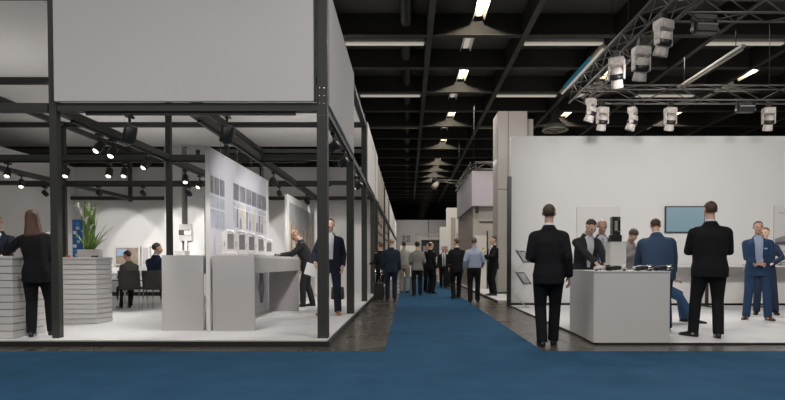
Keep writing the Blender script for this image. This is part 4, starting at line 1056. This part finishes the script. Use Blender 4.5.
person('man in a pale blue shirt and black trousers seen from behind', (1.81,15.9,0), FA-.1, 1.77, (.36,.42,.55), trousers=BK, skin=Sk, hair=(.12,.085,.06), top='shirt', voxel=.013, fl=(.10,.02,0), fr=(-.10,-.13,0), wl=(.27,-.05,.93), wr=(-.24,-.22,1.02), pr=(-.4,1,-.6))
person('man in a black suit in profile gesturing at the grey pillar', (2.63,17.9,.07), -pi/2+.35, 1.82, BK, shirt=WS, skin=Sk, hair=BR, voxel=.013, wl=(.16,-.40,1.2), wr=(-.14,-.34,1.12), pl=(.5,.6,-.6), pr=(-.5,.6,-.6), v=(1.15,.02,1.5,.07))
person('person far down the aisle between the suit and the blue shirt', (2.05,27.5,0), FA, 1.72, CH, skin=Sk, hair=DB, voxel=.016)
# things people hold
t = thing('paper', 'white paper held by the man in the navy suit behind the post', 'paper', (-1.79,10.93,.98)); 
bm = bmesh.new(); loft(bm, [[V(p) for p in ((-.17,-.02,-.10),(.03,-.03,-.16),(.08,-.01,.06),(-.11,.0,.12))], [V(p) for p in ((-.17,-.015,-.10),(.03,-.025,-.16),(.08,-.005,.06),(-.11,.005,.12))]]); obj('sheet', bm, M_paper, t)
t = thing('trolley_case', 'black trolley case standing beside the man in navy in the aisle', 'suitcase', (-.84,16.4,0), .1)
bm = bmesh.new(); box(bm, -.14, .14, -.1, .1, .04, .52, .03); obj('body', bm, M_leather, t); tubo('pull_handle', M_chrome, t, [(-.08,.08,.5),(-.08,.08,.92),(.08,.08,.92),(.08,.08,.5)], .01)
for s in (-1, 1): bm = bmesh.new(); tube(bm, [(s*.11-.015,.06,.03),(s*.11+.015,.06,.03)], .03, 12); obj('wheel', bm, M_black, t)
tag(bxo('notepad', M_paper, None, -5.62, -5.44, 8.0, 8.18, 1.181, 1.19), 'white sheet on the slatted counter under the hand of the woman in black', 'paper')

# ------------------------------------------------------------------ stage beams and added fill lights of the stands and the hall
def area(name, x, y, z, sx, sy, e, col, rot=(0,0,0)):
    l = bpy.data.lights.new(name, 'AREA'); l.shape = 'RECTANGLE'; l.size = sx; l.size_y = sy; l.energy = e; l.color = col
    o = bpy.data.objects.new(name, l); C.objects.link(o); o.location = (x,y,z); o.rotation_euler = rot; return o
for x, y, z, e in FAR: area('stand_fill_light', x, y, z, 1.5, 1.5, e, SPOTC)  # added fill panels that brighten the far stands, no fixtures behind them
def spotl(x, y, z, aim, e, cone, col, soft=.15, blend=.8):
    l = bpy.data.lights.new('stage_fill_beam', 'SPOT'); l.energy = e; l.spot_size = R(cone); l.spot_blend = blend; l.shadow_soft_size = soft; l.color = col
    o = bpy.data.objects.new('stage_fill_beam', l); C.objects.link(o); o.location = (x,y,z); d = V(aim)-V((x,y,z)); o.rotation_euler = d.to_track_quat('-Z','Y').to_euler(); return o
for x, y, ax, ay, az, k in STAGE: spotl(x, y, 3.92, (ax, ay, az), STAGE_E*k, 95, SPOTC)  # right-hand beams of the near row are added without fixtures, evening the wall
for x, y in HALL: 
    area('hall_fill_light', x, y, 7.0, 2.0, 2.0, HALL_E*(.55 if (x < -2 and y > 8) else 1), HALLC)  # unseen fill panels added under the ceiling, not tied to any lamp
